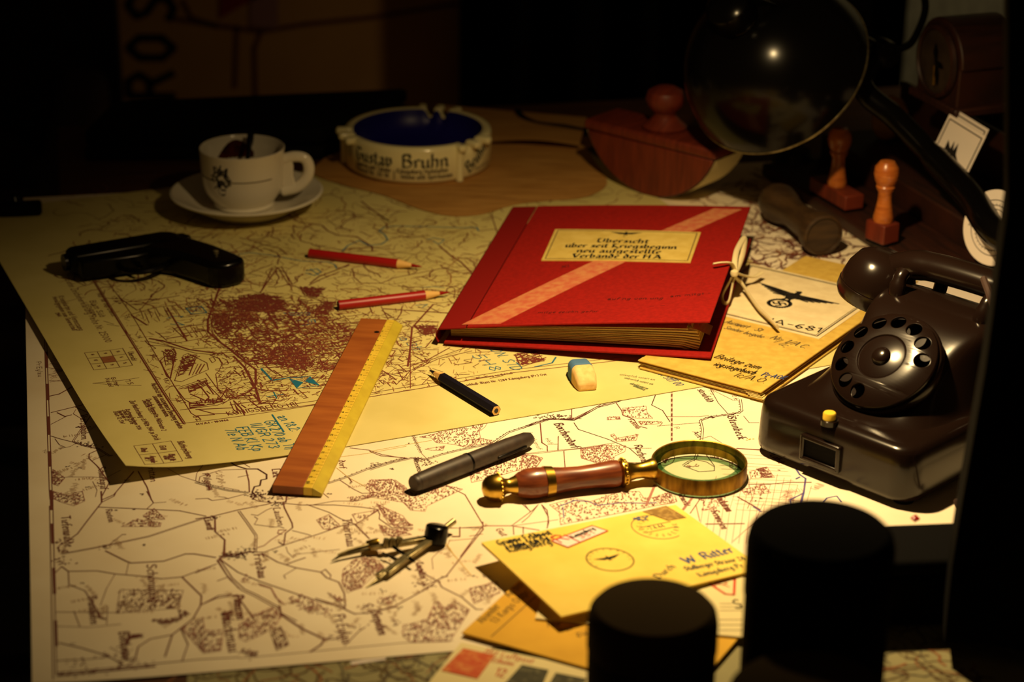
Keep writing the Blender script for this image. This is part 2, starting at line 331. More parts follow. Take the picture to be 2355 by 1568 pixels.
# ------------------------------------------------------------------ room and desk
g = G().box((0, 1.6, -.78), (5, 5, .04)); struct(g.obj('floor', floor_mat, smooth=False))
g = G().box((0, 3.12, .6), (5, .04, 2.8)); struct(g.obj('wall_back', wall_mat, smooth=False))
DA = .20                                            # the desk stands turned a little
dsk = thing('desk', 'large brown wooden desk covered with maps, papers and office things', 'desk', (0,0,-.76), (0,0,DA))
g = G().box((.60, 1.51, .745), (1.27, 1.50, .03)); g.obj('desk_top', desk_wood, dsk, bevel=.003)
for u, v in ((.02,.82),(1.16,.82),(.02,2.19),(1.16,2.19)): G().box((u, v, .365), (.06,.06,.73)).obj('leg', desk_wood, dsk, bevel=.003)
for c, d in (((.59,2.19,.67),(1.08,.025,.12)),((.02,1.5,.67),(.025,1.31,.12)),((1.16,1.5,.67),(.025,1.31,.12)),((.59,.82,.67),(1.08,.025,.12))): G().box(c, d).obj('apron', desk_wood, dsk, bevel=.002)

# ------------------------------------------------------------------ lowest map sheet
def quad_sheet(cs, z, t=.0003, n=2):
    a, b, c, d = [Vector(p) for p in cs]
    return lambda u, v: (a*(1-u)*(1-v) + b*u*(1-v) + c*u*v + d*(1-u)*v).to_2d().to_3d() + Vector((0,0,z))
lm = thing('map_sheet', 'greyish map sheet lowest of all, showing along the near edge of the desk', 'map', W(1000,1560))
lc = [W(425,1660), W(2600,1560), W(2330,1290), W(440,1400)]
G().sheet(quad_sheet(lc, .0004), 2, 2, .0003).obj('paper', paper_low, lm, world=True)
LI = Ink(lambda x, y: (x, y, .00055), ['ol','c2','gy'], .0001)
for k in range(150):
    px = random.uniform(445, 1120) if k < 110 else random.uniform(2000, 2260); py = random.uniform(1490, 1575) if k < 110 else random.uniform(1430, 1570)
    p = W(px, py); a = random.uniform(0, 6.3); pts = [(p.x, p.y)]
    for q in range(random.randint(3, 9)):
        a += random.uniform(-.9, .9); pts.append((pts[-1][0]+.006*math.cos(a), pts[-1][1]+.006*math.sin(a)))
    LI.line(pts, random.choice((.0007,.001,.0016)), random.choice(('ol','ol','c2','gy')))
LI.obj('print', lm)
ws = thing('paper_strip', 'small pale pinkish paper strip under the near edge of the big cream map', 'paper', W(845,1520,.0006))
_s = W(808,1531), W(888,1519), W(886,1512), W(806,1524)
G().sheet(quad_sheet(_s, .00085), 1, 1, .0002).obj('strip', white_card, ws, world=True)

# ------------------------------------------------------------------ big cream map
BL = W(75,1584).to_2d(); eb = (W(1034,1502).to_2d()-BL).normalized(); el = (W(60,780).to_2d()-BL).normalized()
bm = thing('map_sheet', 'big cream topographic map with brown print spread over most of the desk', 'map', (BL.x, BL.y, 0))
ZB = .0013
def curl(x, y):                                     # the near left corner curls up a little
    p = Vector((x, y))-BL; u = p.dot(eb); v = p.dot(el)
    return ZB + .0022*max(0, 1-math.hypot(u*1.6, v*.7)/.13)**2
def bfn(u, v):
    p = BL + eb*(u*.80) + el*(v*.90); return (p.x, p.y, curl(p.x, p.y))
G().sheet(bfn, 60, 66, .0003).obj('paper', paper_big, bm, world=True)
BI = Ink(lambda x, y: (x, y, curl(x, y)+.00016), ['br','dk','pk','tn','bl','ye','bk'], .00012)
def PB(pts): return [tuple(W(a, b, ZB).to_2d()) for a, b in pts]
def road(c, t, wd=.0008, col='br'): BI.line(PB(c(t)), wd*.78, col, step=.02)
def dbl(c, t, gap=.0012, wd=.0005, col='br'):
    p = PB(c(t)); off = []
    for s in (-1, 1):
        q = []
        for i in range(len(p)):
            a = Vector(p[max(i-1,0)]); b = Vector(p[min(i+1,len(p)-1)]); d = (b-a).normalized(); q.append((p[i][0]-s*d.y*gap/2, p[i][1]+s*d.x*gap/2))
        BI.line(q, wd, col, step=.02)
def rail(c, t, col='dk'):
    dbl(c, t, .0016, .0005, col); p = PB(c(t))
    for a, b in zip(p, p[1:]):
        a, b = Vector(a), Vector(b); L = (b-a).length; d = (b-a).normalized() if L else a
        for k in range(int(L/.0045)):
            q = a+d*(k+.5)*.0045; n = Vector((-d.y, d.x)); BI.line([tuple(q+n*.0008), tuple(q+n*.0019)], .0006, col)
def forest(c, t, n, out=True, col='pk', sz=.0016):
    n = int(n*1.5); sz *= .85
    poly = PB(c(t))
    if out: BI.line(poly, .0004, col, closed=True)
    xs = [p[0] for p in poly]; ys = [p[1] for p in poly]; k = 0; tries = 0
    while k < n and tries < n*12:
        tries += 1; p = (random.uniform(min(xs), max(xs)), random.uniform(min(ys), max(ys)))
        if inside(p, poly):
            k += 1; a = random.uniform(-.35, .35)+math.pi*.5+DA; s = sz*random.uniform(.7, 1.3)
            q = (p[0]+s*math.cos(a), p[1]+s*math.sin(a)); r = (p[0]+s*.6*math.cos(a+1.6), p[1]+s*.6*math.sin(a+1.6))
            BI.line([r, p, q] if random.random() < .6 else [p, q], .00055, random.choice(('br', col, col)))
def village(c, t, n, rad, col='dk'):
    for a, b in PB(c(t)):
        for k in range(n):
            x, y = a+random.gauss(0, rad), b+random.gauss(0, rad*.7); s = random.uniform(.0007,.0019); e = random.uniform(.0006,.0011); an = random.choice((DA, DA+.5, DA-.4)); ca, sa = math.cos(an), math.sin(an)
            BI.poly([(x+ca*i*s-sa*j*e, y+sa*i*s+ca*j*e) for i, j in ((-.5,-.5),(.5,-.5),(.5,.5),(-.5,.5))], col)
def hach(c, t, n, rad, ln=.003, col='tn'):
    for a, b in PB(c(t)):
        an = random.uniform(0, 3)
        for k in range(n):
            s = (k-n/2)*.0011; x, y = a+s*math.cos(an)+random.gauss(0, rad*.06), b+s*math.sin(an); l = ln*random.uniform(.6, 1.2)
            BI.line([(x, y), (x-l*math.sin(an), y+l*math.cos(an))], .0003, col)
def name(c, t, s, size, col='br', style='fraktur'):
    a, b = PB(c(t)); L = math.hypot(b[0]-a[0], b[1]-a[1]); BI.text(s, a[0], a[1], math.atan2(b[1]-a[1], b[0]-a[0]), size*.74, col, style=style, fit=L*.97, wd=size*.10)
A = crop(50,750,3.92); B = crop(50,1130,3.58); C = crop(450,1030,3.92); D = crop(550,1200,3.925); E = crop(850,880,3.92); FF = crop(1200,860,3.92); GG = crop(1500,1000,4.48)
# left neat line with its black and white blocks
road(A, "190,0 205,100 250,1480 256,1560", .0007); road(B, "230,120 262,1568", .0007); road(A, "215,0 228,200 275,1480", .0007); road(B, "256,0 288,1520", .0007)
for a, b in ((809,846),(883,920),(958,1000),(1038,1073),(1127,1173),(1204,1250),(1306,1367),(1429,1490)):
    xa = 102+(a-775)*.0345; xb = 102+(b-775)*.0345; BI.poly(PB([(xa, a),(xb, b),(xb+7, b),(xa+7, a)]), 'br')
road(B, "285,1510 560,1480 900,1440 1440,1385 1790,1365", .0008); road(D, "0,1230 300,1205 740,1162 1480,1092 1930,1070", .0006)
road(B, "300,1535 560,1500 900,1460 1100,1440", .0022); village(B, "330,1520 480,1500 620,1490 860,1440 1000,1440", 8, .004, 'br')
# roads at the left
road(A, "250,632 340,612 460,545 470,490 440,450", .0014); road(A, "470,545 505,565"); road(A, "265,780 490,725 590,700", .001); road(A, "485,730 630,795 560,900"); dbl(A, "560,900 465,1035 480,1050 570,1080 690,1105 790,1170 820,1165"); road(A, "320,780 390,815 450,800", .0012); road(A, "265,885 400,815"); road(A, "490,750 465,790 530,830", .0005)
road(A, "262,990 340,1015 470,1048", .0007); road(A, "345,1105 440,1085 500,1050", .0005); road(A, "300,1015 340,1070 400,1095", .0005); village(A, "540,1060 580,1080 620,1075", 14, .0028); road(A, "680,1120 610,1150 605,1190 680,1260 790,1410 720,1540 722,1568", .0011); road(A, "640,1210 760,1160", .0006)
road(A, "1010,1310 830,1520 720,1568", .0012); road(A, "1050,1310 1130,1450 1170,1568", .0011); road(A, "280,1370 430,1360 640,1360 760,1370 890,1300", .0005); road(A, "665,1540 680,1480 640,1400", .0005); road(A, "240,440 380,400", .0005, 'pk')
for k in range(26): road(A, "%d,%d %d,%d" % (240+random.randint(0,60), 180+k*13, 300+random.randint(0,110), 170+k*13+random.randint(-30,30)), .0005, random.choice(('pk','br','tn')))
forest(A, "280,1290 390,1370 330,1440 280,1420", 60); forest(B, "260,0 400,40 440,10 500,0 520,80 430,120 330,90 262,60", 90)
name(A, "530,800 540,1030", "Vierzighuben", .0044); name(A, "690,1270 715,1480", "Schmelkgraf", .0042); name(A, "1140,1280 1165,1410", "ritten", .0040); name(A, "1640,1340 1690,1490", "Pilgrim", .0036); name(A, "130,320 150,465", "Pr.Eylau", .0032, 'br', 'mono'); name(A, "180,1120 215,1150", "10", .0026, 'br', 'mono')
road(A, "1310,1280 1430,1350 1610,1410 1800,1450 1960,1480", .0005); rail(C, "0,310 120,345 300,385 480,405")
for c, t in ((A, "400,1270 520,1280 600,1450"), (A, "960,1390 1070,1515 500,910 610,910"), (B, "500,758 430,1258 1000,440 780,155 925,155")): village(c, t, 3, .0009)
# roads lower left
road(B, "655,0 660,90 590,180 520,270 460,350 390,400", .0013); road(B, "660,90 760,40 780,0", .001); road(B, "400,400 330,430 300,460 310,500", .001)
dbl(B, "330,515 600,465 720,440 1050,370 1290,290 1520,215", .0013); road(B, "720,440 830,355 860,355"); road(B, "630,130 1000,145 1300,160 1520,205", .0009); road(B, "1030,145 1085,95 1030,0", .0009); road(B, "1085,95 1190,88", .0006)
road(B, "690,490 860,575 900,590 1170,575 1350,515 1420,515 1600,545", .0013); road(B, "270,680 330,620 385,660 620,655 770,680 1010,700 1150,720 1320,705 1600,600", .001); road(B, "385,660 390,770 520,820 610,960 640,1030", .0008); road(B, "770,680 700,800 650,940", .0006); road(B, "880,590 860,680", .0006)
road(B, "1320,705 1480,860 1475,935 1410,1050 1240,1180 1180,1360", .0014); road(B, "1475,935 1600,880 1780,850", .0012); road(B, "1240,1180 1060,1215 960,1280 930,1400 880,1430", .0012); road(B, "1310,1130 1370,1260 1320,1400", .001); road(B, "1620,575 1690,690 1790,800", .001); dbl(B, "1620,575 1665,540 1780,530"); road(B, "1660,540 1670,400 1590,330 1590,230", .0012)
road(B, "280,1000 780,1000", .0006); road(B, "290,1120 560,1125 820,1095", .0005); road(B, "310,1260 500,1300 710,1360 840,1430", .001); road(B, "430,990 480,1120", .0006); road(B, "710,950 700,1100", .0005); road(B, "290,1410 560,1390 720,1365", .0008); road(B, "630,1000 640,1040 690,1055", .0022)
forest(B, "810,810 1330,815 1290,960 780,1005", 150, True, 'br', .0022); forest(B, "1320,1130 1490,1040 1510,1150 1660,1140 1640,1310 1500,1330", 120, True, 'pk', .0022); forest(B, "820,290 950,230 1150,260 1140,290", 60); forest(B, "1000,200 1090,140 1180,230 1050,235", 40); forest(B, "860,1290 880,1190 1000,1180 1010,1200 900,1220", 70, False, 'br', .002); forest(B, "1070,1060 1280,1050 1300,980 1400,1000 1300,1070 1160,1100", 70, False, 'br', .002)
village(B, "320,490 330,560 300,420 370,590", 14, .0028, 'br'); village(B, "720,1360 850,1300 840,1380 490,1420", 16, .004, 'br'); village(B, "1540,215 1600,215 700,460", 10, .002); village(B, "1690,520 1760,520", 22, .004)
name(B, "325,205 360,470", "Tiefenwalde", .0050); name(B, "690,150 720,260", "Rostein", .0036); name(B, "545,870 570,1110", "Brunnhöfen", .0046); name(B, "800,1160 830,1390", "Bönkeim", .0052); name(B, "1030,600 1060,970", "Schönwalde", .0052); name(B, "1500,220 1530,320", "Lienf", .0040); name(B, "1640,1000 1710,1340", "Wackenau", .0062); name(B, "1740,860 1770,1060", "Preuss.", .005)
for k in range(26): hach(B, "%d,%d" % (random.randint(300,1750), random.randint(60,1300)), 14, .01)
for k in range(16): hach(A, "%d,%d" % (random.randint(270,800), random.randint(850,1560)), 12, .01)
for k in range(40): hach(C, "%d,%d" % (random.randint(20,1900), random.randint(350,1560)), 12, .01)
# middle part
road(C, "0,460 110,455 150,475 300,455 450,415", .0008); road(C, "205,440 260,445 300,460", .0006); road(C, "455,200 480,300 485,400", .0012); road(C, "0,300 10,230 70,150", .0006); road(C, "230,200 370,195 560,190", .0006); road(C, "380,265 480,245", .0006); road(C, "100,150 210,140 300,120 360,160 460,190 560,190 640,240 640,280 590,290 580,340 530,350 510,400 545,430 520,455", .0016, 'dk'); road(C, "380,110 490,175", .0006); road(C, "30,300 40,260 130,230 230,200", .0007)
for k in range(18): BI.line(PB([(450+(205+4*k*.3)/3.92+random.uniform(-9,9), 1030+(205+8*k)/3.92), (450+(225+4*k*.3)/3.92+random.uniform(-9,9), 1030+(212+8*k)/3.92)]), .0004, 'tn')
road(C, "490,440 560,480 690,495 790,490 820,490", .0009); village(C, "510,440 580,430 640,450 690,480 740,510 600,400", 16, .0028); road(C, "0,640 140,620 380,560 640,510 690,495", .0012); road(C, "850,430 820,440 815,485 790,490 800,540 870,680 875,720 810,770 795,880 750,850", .0012); dbl(C, "390,570 470,680 545,790 540,940", .0014); road(C, "175,640 180,760 265,830 260,970", .0012)
road(C, "540,940 620,940 800,875 1130,770 1310,705 1440,690 1620,580 1650,560", .001); road(C, "800,500 960,515 1250,515 1500,535 1640,555 1660,600 1655,640 1770,720 1960,720", .0009); road(C, "1000,510 1200,580 1310,640 1440,690 1570,820", .0009); road(C, "1050,515 1250,480 1450,480 1640,430", .0006); road(C, "870,745 1010,780 1040,790", .0007); road(C, "820,465 1000,430 1150,410 1200,450", .0007)
road(C, "600,950 740,1030 900,1080 1130,1120 1180,1170 1290,1210 1340,1310 1350,1430", .0012); road(C, "1130,1120 1170,1095 1220,1150 1210,1180", .0008); road(C, "905,1085 795,1150 810,1180", .0007); road(C, "820,1050 900,1020 990,990", .0011); dbl(C, "205,1010 320,1180 430,1280 540,1330 700,1420 750,1440 750,1490 900,1568", .0022, .0007); road(C, "215,1000 380,1120 570,1200 860,1300 1130,1390 1280,1420 1440,1500", .001); road(C, "205,1010 240,975 400,950 530,935", .0016); village(C, "330,965 420,940 490,925 400,980", 20, .0032)
road(C, "0,1130 190,1045", .0008); road(C, "195,1200 290,1165", .0009); road(C, "40,1420 210,1330 330,1320", .0012); road(C, "390,1350 520,1540", .0009); road(C, "560,1220 680,1260 720,1330 760,1400", .0009, 'ol' if False else 'br'); road(C, "815,890 830,940 880,990 900,960 1300,915", .0005); road(C, "530,690 700,715 760,710 800,725", .0006); road(C, "500,600 560,610 640,560 690,540", .0008); road(C, "560,900 620,880 680,830 760,780 820,740 750,740 740,770 780,780", .0010, 'pk'); road(C, "530,690 560,640 530,620", .0007)
forest(C, "1540,330 1640,290 1800,290 1900,360 1960,560 1900,520 1800,420 1640,440 1540,370", 130); forest(C, "1640,505 1960,700 1800,720 1690,590", 60); forest(C, "1650,690 1760,730 1960,730 1820,790 1700,790", 45); forest(C, "1320,1140 1440,1080 1500,1000 1640,1010 1700,1080 1560,1130 1500,1260 1400,1290 1330,1220", 110); forest(C, "1090,650 1200,600 1300,700 1200,740 1150,730", 40); forest(C, "1410,600 1640,560 1460,680", 14); forest(C, "1370,450 1600,420 1620,440 1400,490", 40, False)
rail(C, "1190,320 1400,250 1600,170 1890,90"); road(C, "1270,180 1380,270 1530,350", .0005, 'ye'); road(C, "1300,290 1420,370 1500,410 1620,405", .0009); road(C, "1390,0 1560,20 1680,60 1890,95", .001); road(C, "1310,80 1550,50 1900,-15", .0005, 'ye'); road(C, "1380,270 1410,310", .001); village(C, "1395,310 1765,188 1215,415 1600,155", 4, .001)
name(C, "690,190 700,270", "Liek", .0050); name(C, "720,415 740,470", "en", .0050); name(C, "700,540 745,710", "Lauben", .0040); name(C, "1320,640 1370,900", "Thierenau", .0052); name(C, "85,650 110,750", "Lienf", .0042); name(C, "525,960 570,1180", "Friedau", .005); name(C, "230,1480 250,1568", "Wai", .006); name(C, "340,1330 375,1560", "Preussen", .0054); name(C, "60,230 105,390", "Pilgrim", .0036); name(C, "1290,110 1300,190", "dorf", .004)
# lower middle
road(D, "360,760 380,840 560,960 770,1060 740,1110 640,1175", .0018); road(D, "770,1060 860,1060 950,1020", .001); road(D, "0,690 140,880", .0009); road(D, "180,570 290,600 330,680 400,740", .0012, 'pk'); road(D, "690,690 860,745 1040,830 1150,825 1260,800 1400,765 1700,600 1800,520 1870,490", .0011); road(D, "1240,805 1420,765", .002); road(D, "1600,430 1800,540 1830,590 2010,680 2080,740 2140,790 2200,790", .0011); road(D, "1870,490 2200,70 2200,0", .0011); road(D, "1040,20 1170,150", .0009); road(D, "1840,180 2100,490", .0006, 'ye'); road(D, "1750,430 1740,330 1800,270 1870,240 1900,170 2130,150", .0005); road(D, "950,1120 1080,990 1140,950", .0009); road(D, "800,640 960,780", .0008); road(D, "1860,60 1990,55 2230,40", .0006); road(D, "1990,55 1990,130 1920,130", .0009); road(D, "2080,130 2200,110", .0006)
forest(D, "940,430 1050,340 1180,310 1290,420 1200,500 1100,590 980,640 930,560", 120, True, 'pk', .0018); forest(D, "1480,930 1560,920 1700,880 1760,740 1800,720 1850,780 1960,720 2080,800 1980,960 1900,1080 1560,1090 1480,1030", 230, True, 'pk', .0022); forest(D, "1260,690 1420,660 1420,740 1240,760", 40, False); forest(D, "280,990 380,950 450,1110 340,1160", 50, True, 'br', .002); forest(D, "2080,600 2330,540 2355,640 2120,740", 70); forest(D, "0,920 120,850 300,770 380,860 330,940 200,1020 60,1080 0,1050", 130, True, 'pk', .0022); forest(D, "430,690 560,660 840,800 800,860 560,800", 80, False, 'pk', .002); forest(D, "820,650 960,700 900,730", 20, False); forest(D, "0,560 60,470 120,520", 10, False)
village(D, "1640,560 1700,580 1740,550 1180,800 1200,760", 14, .003, 'br'); village(D, "120,1200 60,1190 850,1050 1090,950 1410,920", 8, .003, 'br'); village(D, "2120,490 2240,500 1300,620 1860,495 330,265 1450,780", 4, .0012)
name(D, "850,840 940,1110", "Pr.Eylau", .0058); name(D, "1190,820 1265,1030", "Seepothen", .0054); name(D, "1590,370 1640,520", "Kniepitten", .0044); name(D, "130,290 180,520", "Friedau", .005); name(D, "10,1180 170,1195", "Kilgis", .004)
for k in range(50): hach(D, "%d,%d" % (random.randint(20,2300), random.randint(20,1050)), 12, .01)
# around the pens
rail(E, "0,785 200,720 380,680 520,690 640,650 800,610 1000,570 1120,540 1250,450 1400,400 1620,330 1840,330"); dbl(E, "1840,330 2000,250 2100,195 2156,185", .0016); road(E, "0,620 100,660 340,680", .0008); road(E, "0,620 330,560 560,520", .0005, 'ye'); road(E, "380,460 470,640 520,690", .0005); road(E, "610,410 650,440", .0006); village(E, "420,690 480,700 540,720 510,740", 10, .0024); village(E, "350,548 195,777", 2, .0006)
road(E, "1540,370 1555,540 1600,570 1605,620", .0009); road(E, "1700,490 1700,610", .0009); road(E, "1605,555 1700,555", .0005); road(E, "1750,620 1765,780", .0008); road(E, "1250,650 1500,640 1900,595 2156,560", .0006); road(E, "680,920 860,1010 1025,1285 820,1568", .001); road(E, "1280,1290 1470,1150 1520,1100", .0008); road(E, "1400,1100 1450,1165", .0007); road(E, "1550,1100 1600,1150 1615,1260 1600,1310", .001); road(E, "1040,1290 1280,1290 1530,1330", .0014, 'pk'); road(E, "700,1310 1020,1310", .0006); road(E, "815,1300 815,1390 740,1390", .0008); road(E, "1295,1300 1300,1370", .0009); road(E, "1385,1300 1385,1360", .0009); road(E, "1030,1320 820,1568", .0007); road(E, "1300,1290 1700,1235", .0005); road(E, "560,1450 680,1430 770,1568", .0005, 'ye')
forest(E, "450,490 640,450 980,360 1070,350 1040,400 990,440 1000,500 950,570 850,580 780,560 600,540 560,500", 190); forest(E, "990,500 1100,520 1110,545 960,560", 20); forest(E, "500,600 680,570 660,610 560,610", 10); forest(E, "900,810 1100,700 1430,650 1560,680 1500,760 1300,800 1100,860 920,900", 230); forest(E, "0,880 200,870 290,930 400,1010 700,930 840,960 520,1110 500,1160 370,1150 310,1080 0,1030", 230); forest(E, "60,1090 300,1200 370,1290 180,1280", 55); forest(E, "90,1310 300,1340 380,1370 200,1390", 30)
forest(E, "1900,600 2156,560 2156,770 2050,720 1910,680", 90, True, 'pk')
name(E, "370,460 450,640", "Schwarzstein", .0030, 'dk', 'mono'); name(E, "390,680 440,820", "Weissenst", .0036, 'dk'); name(E, "1660,370 1830,600", "Borchersdorf", .0056, 'dk'); name(E, "1430,450 1520,610", "Lettkienof", .0028, 'dk', 'mono'); name(E, "1580,505 1625,560", "Hbf.", .0026, 'dk', 'mono'); name(E, "1130,1320 1200,1390", "Gut", .004); name(E, "10,745 100,735", "53", .003, 'dk', 'mono')
# around the magnifier
dbl(FF, "0,490 120,440 240,405 470,415 560,370 680,300 800,270 960,215", .0016, .0006, 'dk'); village(FF, "150,395 260,385 320,375 400,380 330,400 450,400", 12, .0022); road(FF, "450,310 450,410", .0009); road(FF, "470,440 510,500 780,590 970,670 1050,740", .0008, 'dk'); road(FF, "165,440 180,620 230,650 230,690", .001); road(FF, "330,560 325,690", .0009); road(FF, "0,720 300,690 520,670 840,620", .0006); road(FF, "380,690 390,860", .0008); road(FF, "850,260 900,330 910,370 1010,410 1050,470 1130,490", .0009); road(FF, "1205,190 1170,280 1270,330 1335,430", .0009, 'dk')
for k in range(20):
    if k % 2: road(FF, "1352,%d 1351,%d" % (160+k*22, 160+k*22+22), .0017, 'br')
road(FF, "1348,160 1346,600", .0004); road(FF, "1356,160 1355,600", .0004)
road(FF, "1700,135 1770,260 1850,350", .0007, 'dk'); road(FF, "1700,135 1900,235 1960,240", .0005); rail(FF, "1620,600 1630,500 1610,420 1690,390 1960,350 1985,330 1970,230"); road(FF, "1310,385 1600,385 1690,375", .0005); road(FF, "1220,470 1600,440", .0005); road(FF, "1220,440 1270,440 1240,470", .0005); road(FF, "2000,380 2050,440 2140,440", .0006); road(FF, "970,670 1170,670", .0005); road(FF, "840,795 1100,800", .0005); road(FF, "1600,590 1700,560 1800,620", .0005)
forest(FF, "910,310 1120,290 1130,350 1180,400 1040,400 920,380", 60); forest(FF, "770,390 880,385 890,410 770,415", 16); forest(FF, "800,550 830,540 860,580 1050,545 1030,600 860,610", 36); forest(FF, "530,690 740,640 940,650 930,700 840,740 820,800 760,850 700,810 540,760", 130); forest(FF, "0,730 130,740 190,760 140,830 80,870 0,870", 60); forest(FF, "1050,430 1260,430 1230,450 1080,460", 20, True)
forest(FF, "250,1180 470,1120 620,1150 900,1060 1060,1060 1100,1120 1380,1100 1400,1150 1150,1200 500,1330 350,1360 340,1250", 260, True, 'pk', .0018); road(FF, "330,1195 480,1140 600,1150 690,1185 900,1160 1100,1165 1215,1160", .0014, 'bl'); road(FF, "370,1200 380,1300", .0009, 'bl'); road(FF, "1200,1000 1120,1190", .0024, 'pk'); road(FF, "180,1180 240,1290 230,1390", .0009); road(FF, "0,1170 80,1240", .0007); road(FF, "140,1190 60,1290 0,1340", .0007)
name(FF, "1010,640 1100,840", "Reichenau", .0048, 'dk'); name(FF, "1580,140 1680,260", "stenfeld", .0046, 'dk'); name(FF, "1850,380 1960,600", "Steinbeck", .0052, 'dk'); name(FF, "1535,520 1590,580", "Am", .0034, 'dk'); name(FF, "955,410 1040,500", "Fichtenb", .003, 'br'); name(FF, "1370,480 1395,500", "R", .003, 'br', 'mono'); name(FF, "1680,150 1710,190", "Fb", .003, 'br', 'mono'); name(FF, "1890,190 1920,240", "dk", .0034, 'br', 'mono')
village(FF, "1700,390 1850,375 1920,370", 8, .002); village(FF, "2060,590", 6, .0014, 'ye')
# seen through the magnifier
GL = crop(1500,1000,4.48)
rail(GL, "490,120 440,250 370,280 320,315"); road(GL, "500,130 640,320 640,370 480,380 320,320", .0008, 'dk'); road(GL, "440,250 240,240 130,240", .0006); road(GL, "440,255 560,280 640,330", .0006); road(GL, "410,120 230,190 130,240", .0005); road(GL, "570,210 700,165", .0006); road(GL, "180,150 130,290", .0024, 'br'); BI.line([tuple(W(1500+(130+100*math.cos(a*.25))/4.48, 1000+(235+80*math.sin(a*.25))/4.48, ZB).to_2d()) for a in range(26)], .0005, 'br'); village(GL, "380,325 440,320", 10, .002, 'pk'); forest(GL, "600,200 760,180 720,250 600,240", 24); forest(GL, "790,230 960,320 930,370 800,340", 40); village(GL, "130,250 60,270", 12, .003, 'br')
# grid of streets at the right
for k in range(15):
    y = 130+k*45; road(GG, "%d,%d %d,%d" % (620+k*18, y+random.randint(-12,12), 1250+k*30, y+40+random.randint(-20,20)), .0004, 'pk')
for k in range(16):
    x = 450+k*70; road(GG, "%d,%d %d,%d %d,%d" % (x+140, 480+random.randint(-80,60), x+70, 760, x+20, 1120), .0004, 'pk')
road(GG, "870,140 1130,155", .0014); road(GG, "990,510 1200,510 1400,490 1640,490", .001); road(GG, "880,640 1110,770", .0016, 'br'); road(GG, "550,920 950,915", .0013, 'br'); road(GG, "420,640 310,780", .0024, 'pk'); road(GG, "500,650 390,810", .0008); road(GG, "450,720 490,890", .0007); road(GG, "1000,520 1030,650 980,760", .0006); road(GG, "1150,700 1050,900 830,1100", .0005, 'pk')
road(GG, "1480,350 1520,410 1580,450 1560,600 1530,710", .0018, 'bl'); road(GG, "1560,600 1420,670 1430,720", .0012, 'bl'); road(GG, "1480,455 1520,435", .0016, 'bl'); road(GG, "1760,690 1800,650 1900,630 1950,690", .0014, 'bl'); road(GG, "1040,740 1120,790", .0016, 'bl')
forest(GG, "1000,380 1180,330 1260,440 1020,450", 40); forest(GG, "920,570 1150,510 1220,600 960,620", 50); forest(GG, "480,660 700,640 800,700 640,790 520,780", 60, False); forest(GG, "0,650 190,590 230,700 100,720", 50); village(GG, "1000,600 1110,620 1110,655 1060,680 1310,360", 2, .0006); hach(GG, "1440,610 1480,590 1410,640 1740,540", 10, .01, .005, 'pk')
name(GG, "1210,210 1310,300", "Löbst", .005, 'br'); name(GG, "1070,345 1150,450", "Wald", .006, 'br'); name(GG, "650,640 770,800", "Fuchstrum", .005, 'br'); name(GG, "600,780 720,980", "Seewiesen", .0048, 'br'); name(GG, "260,610 340,740", "Gemerkt", .004, 'br')
BI.obj('print', bm)

# ------------------------------------------------------------------ upper, yellowed map
UC = W(290,1085,.011).to_2d(); ue = (W(1500,908,.002).to_2d()-UC).normalized(); un = Vector((-ue.y, ue.x)); ua = math.atan2(ue.y, ue.x)
um = thing('map_sheet', 'yellowed street map with dark red town print, its near left corner curling up', 'map', (UC.x, UC.y, 0))
ZU = .0021
def hu(x, y):
    p = Vector((x, y))-UC; s = p.dot(ue); t = p.dot(un)
    return ZU + .010*max(0, 1-math.hypot(s, t)/.17)**2 + .004*max(0, 1-s/.05)**2
def ufn(u, v):
    p = UC + ue*(u*.62) + un*(v*.62); return (p.x, p.y, hu(p.x, p.y))
G().sheet(ufn, 62, 62, .0003).obj('paper', paper_up, um, world=True)
UI = Ink(lambda x, y: (x, y, hu(x, y)+.00018), ['ct','c2','br','pb','pn','gr','gy'], .00012)
def PU(pts):
    out = []
    for a, b in pts:
        z = ZU
        for k in range(4): q = W(a, b, z); z = hu(q.x, q.y)
        out.append(tuple(q.to_2d()))
    return out
Hh = crop(180,600,3.92); I = crop(550,450,3.92); J = crop(80,620,3.2675); A0 = crop(50,750,3.92)
def ur(c, t, wd=.0008, col='ct'): UI.line(PU(c(t)), wd, col, step=.012)
def upoly(c, t, col='ct'): UI.poly(PU(c(t)), col)
def ufill(c, t, dens=1.0):                          # closely printed quarter: many short strokes inside an outline
    poly = PU(c(t)); xs = [p[0] for p in poly]; ys = [p[1] for p in poly]; A_ = (max(xs)-min(xs))*(max(ys)-min(ys))
    UI.line(poly, .0006, 'ct', closed=True); a0 = random.choice((0, .2, -.25))
    for k in range(int(A_*dens*2.6e5)):
        p = (random.uniform(min(xs), max(xs)), random.uniform(min(ys), max(ys)))
        if inside(p, poly):
            a = ua+a0+random.choice((0, 0, 1.57))+random.gauss(0, .06); L = random.uniform(.002, .006)
            UI.line([p, (p[0]+L*math.cos(a), p[1]+L*math.sin(a))], random.uniform(.0006,.0014), 'ct')
# neat lines
ur(Hh, "150,180 965,1462 1200,1435 2352,1265", .0006); ur(Hh, "135,180 950,1468 965,1470", .0012); ur(Hh, "260,180 480,480 1020,1375 1100,1420", .0006); ur(crop(600,500,2.24), "0,1000 560,925 1300,800 1860,735", .0009); ur(crop(600,500,2.24), "0,985 560,905 1300,785 1860,720", .0005)
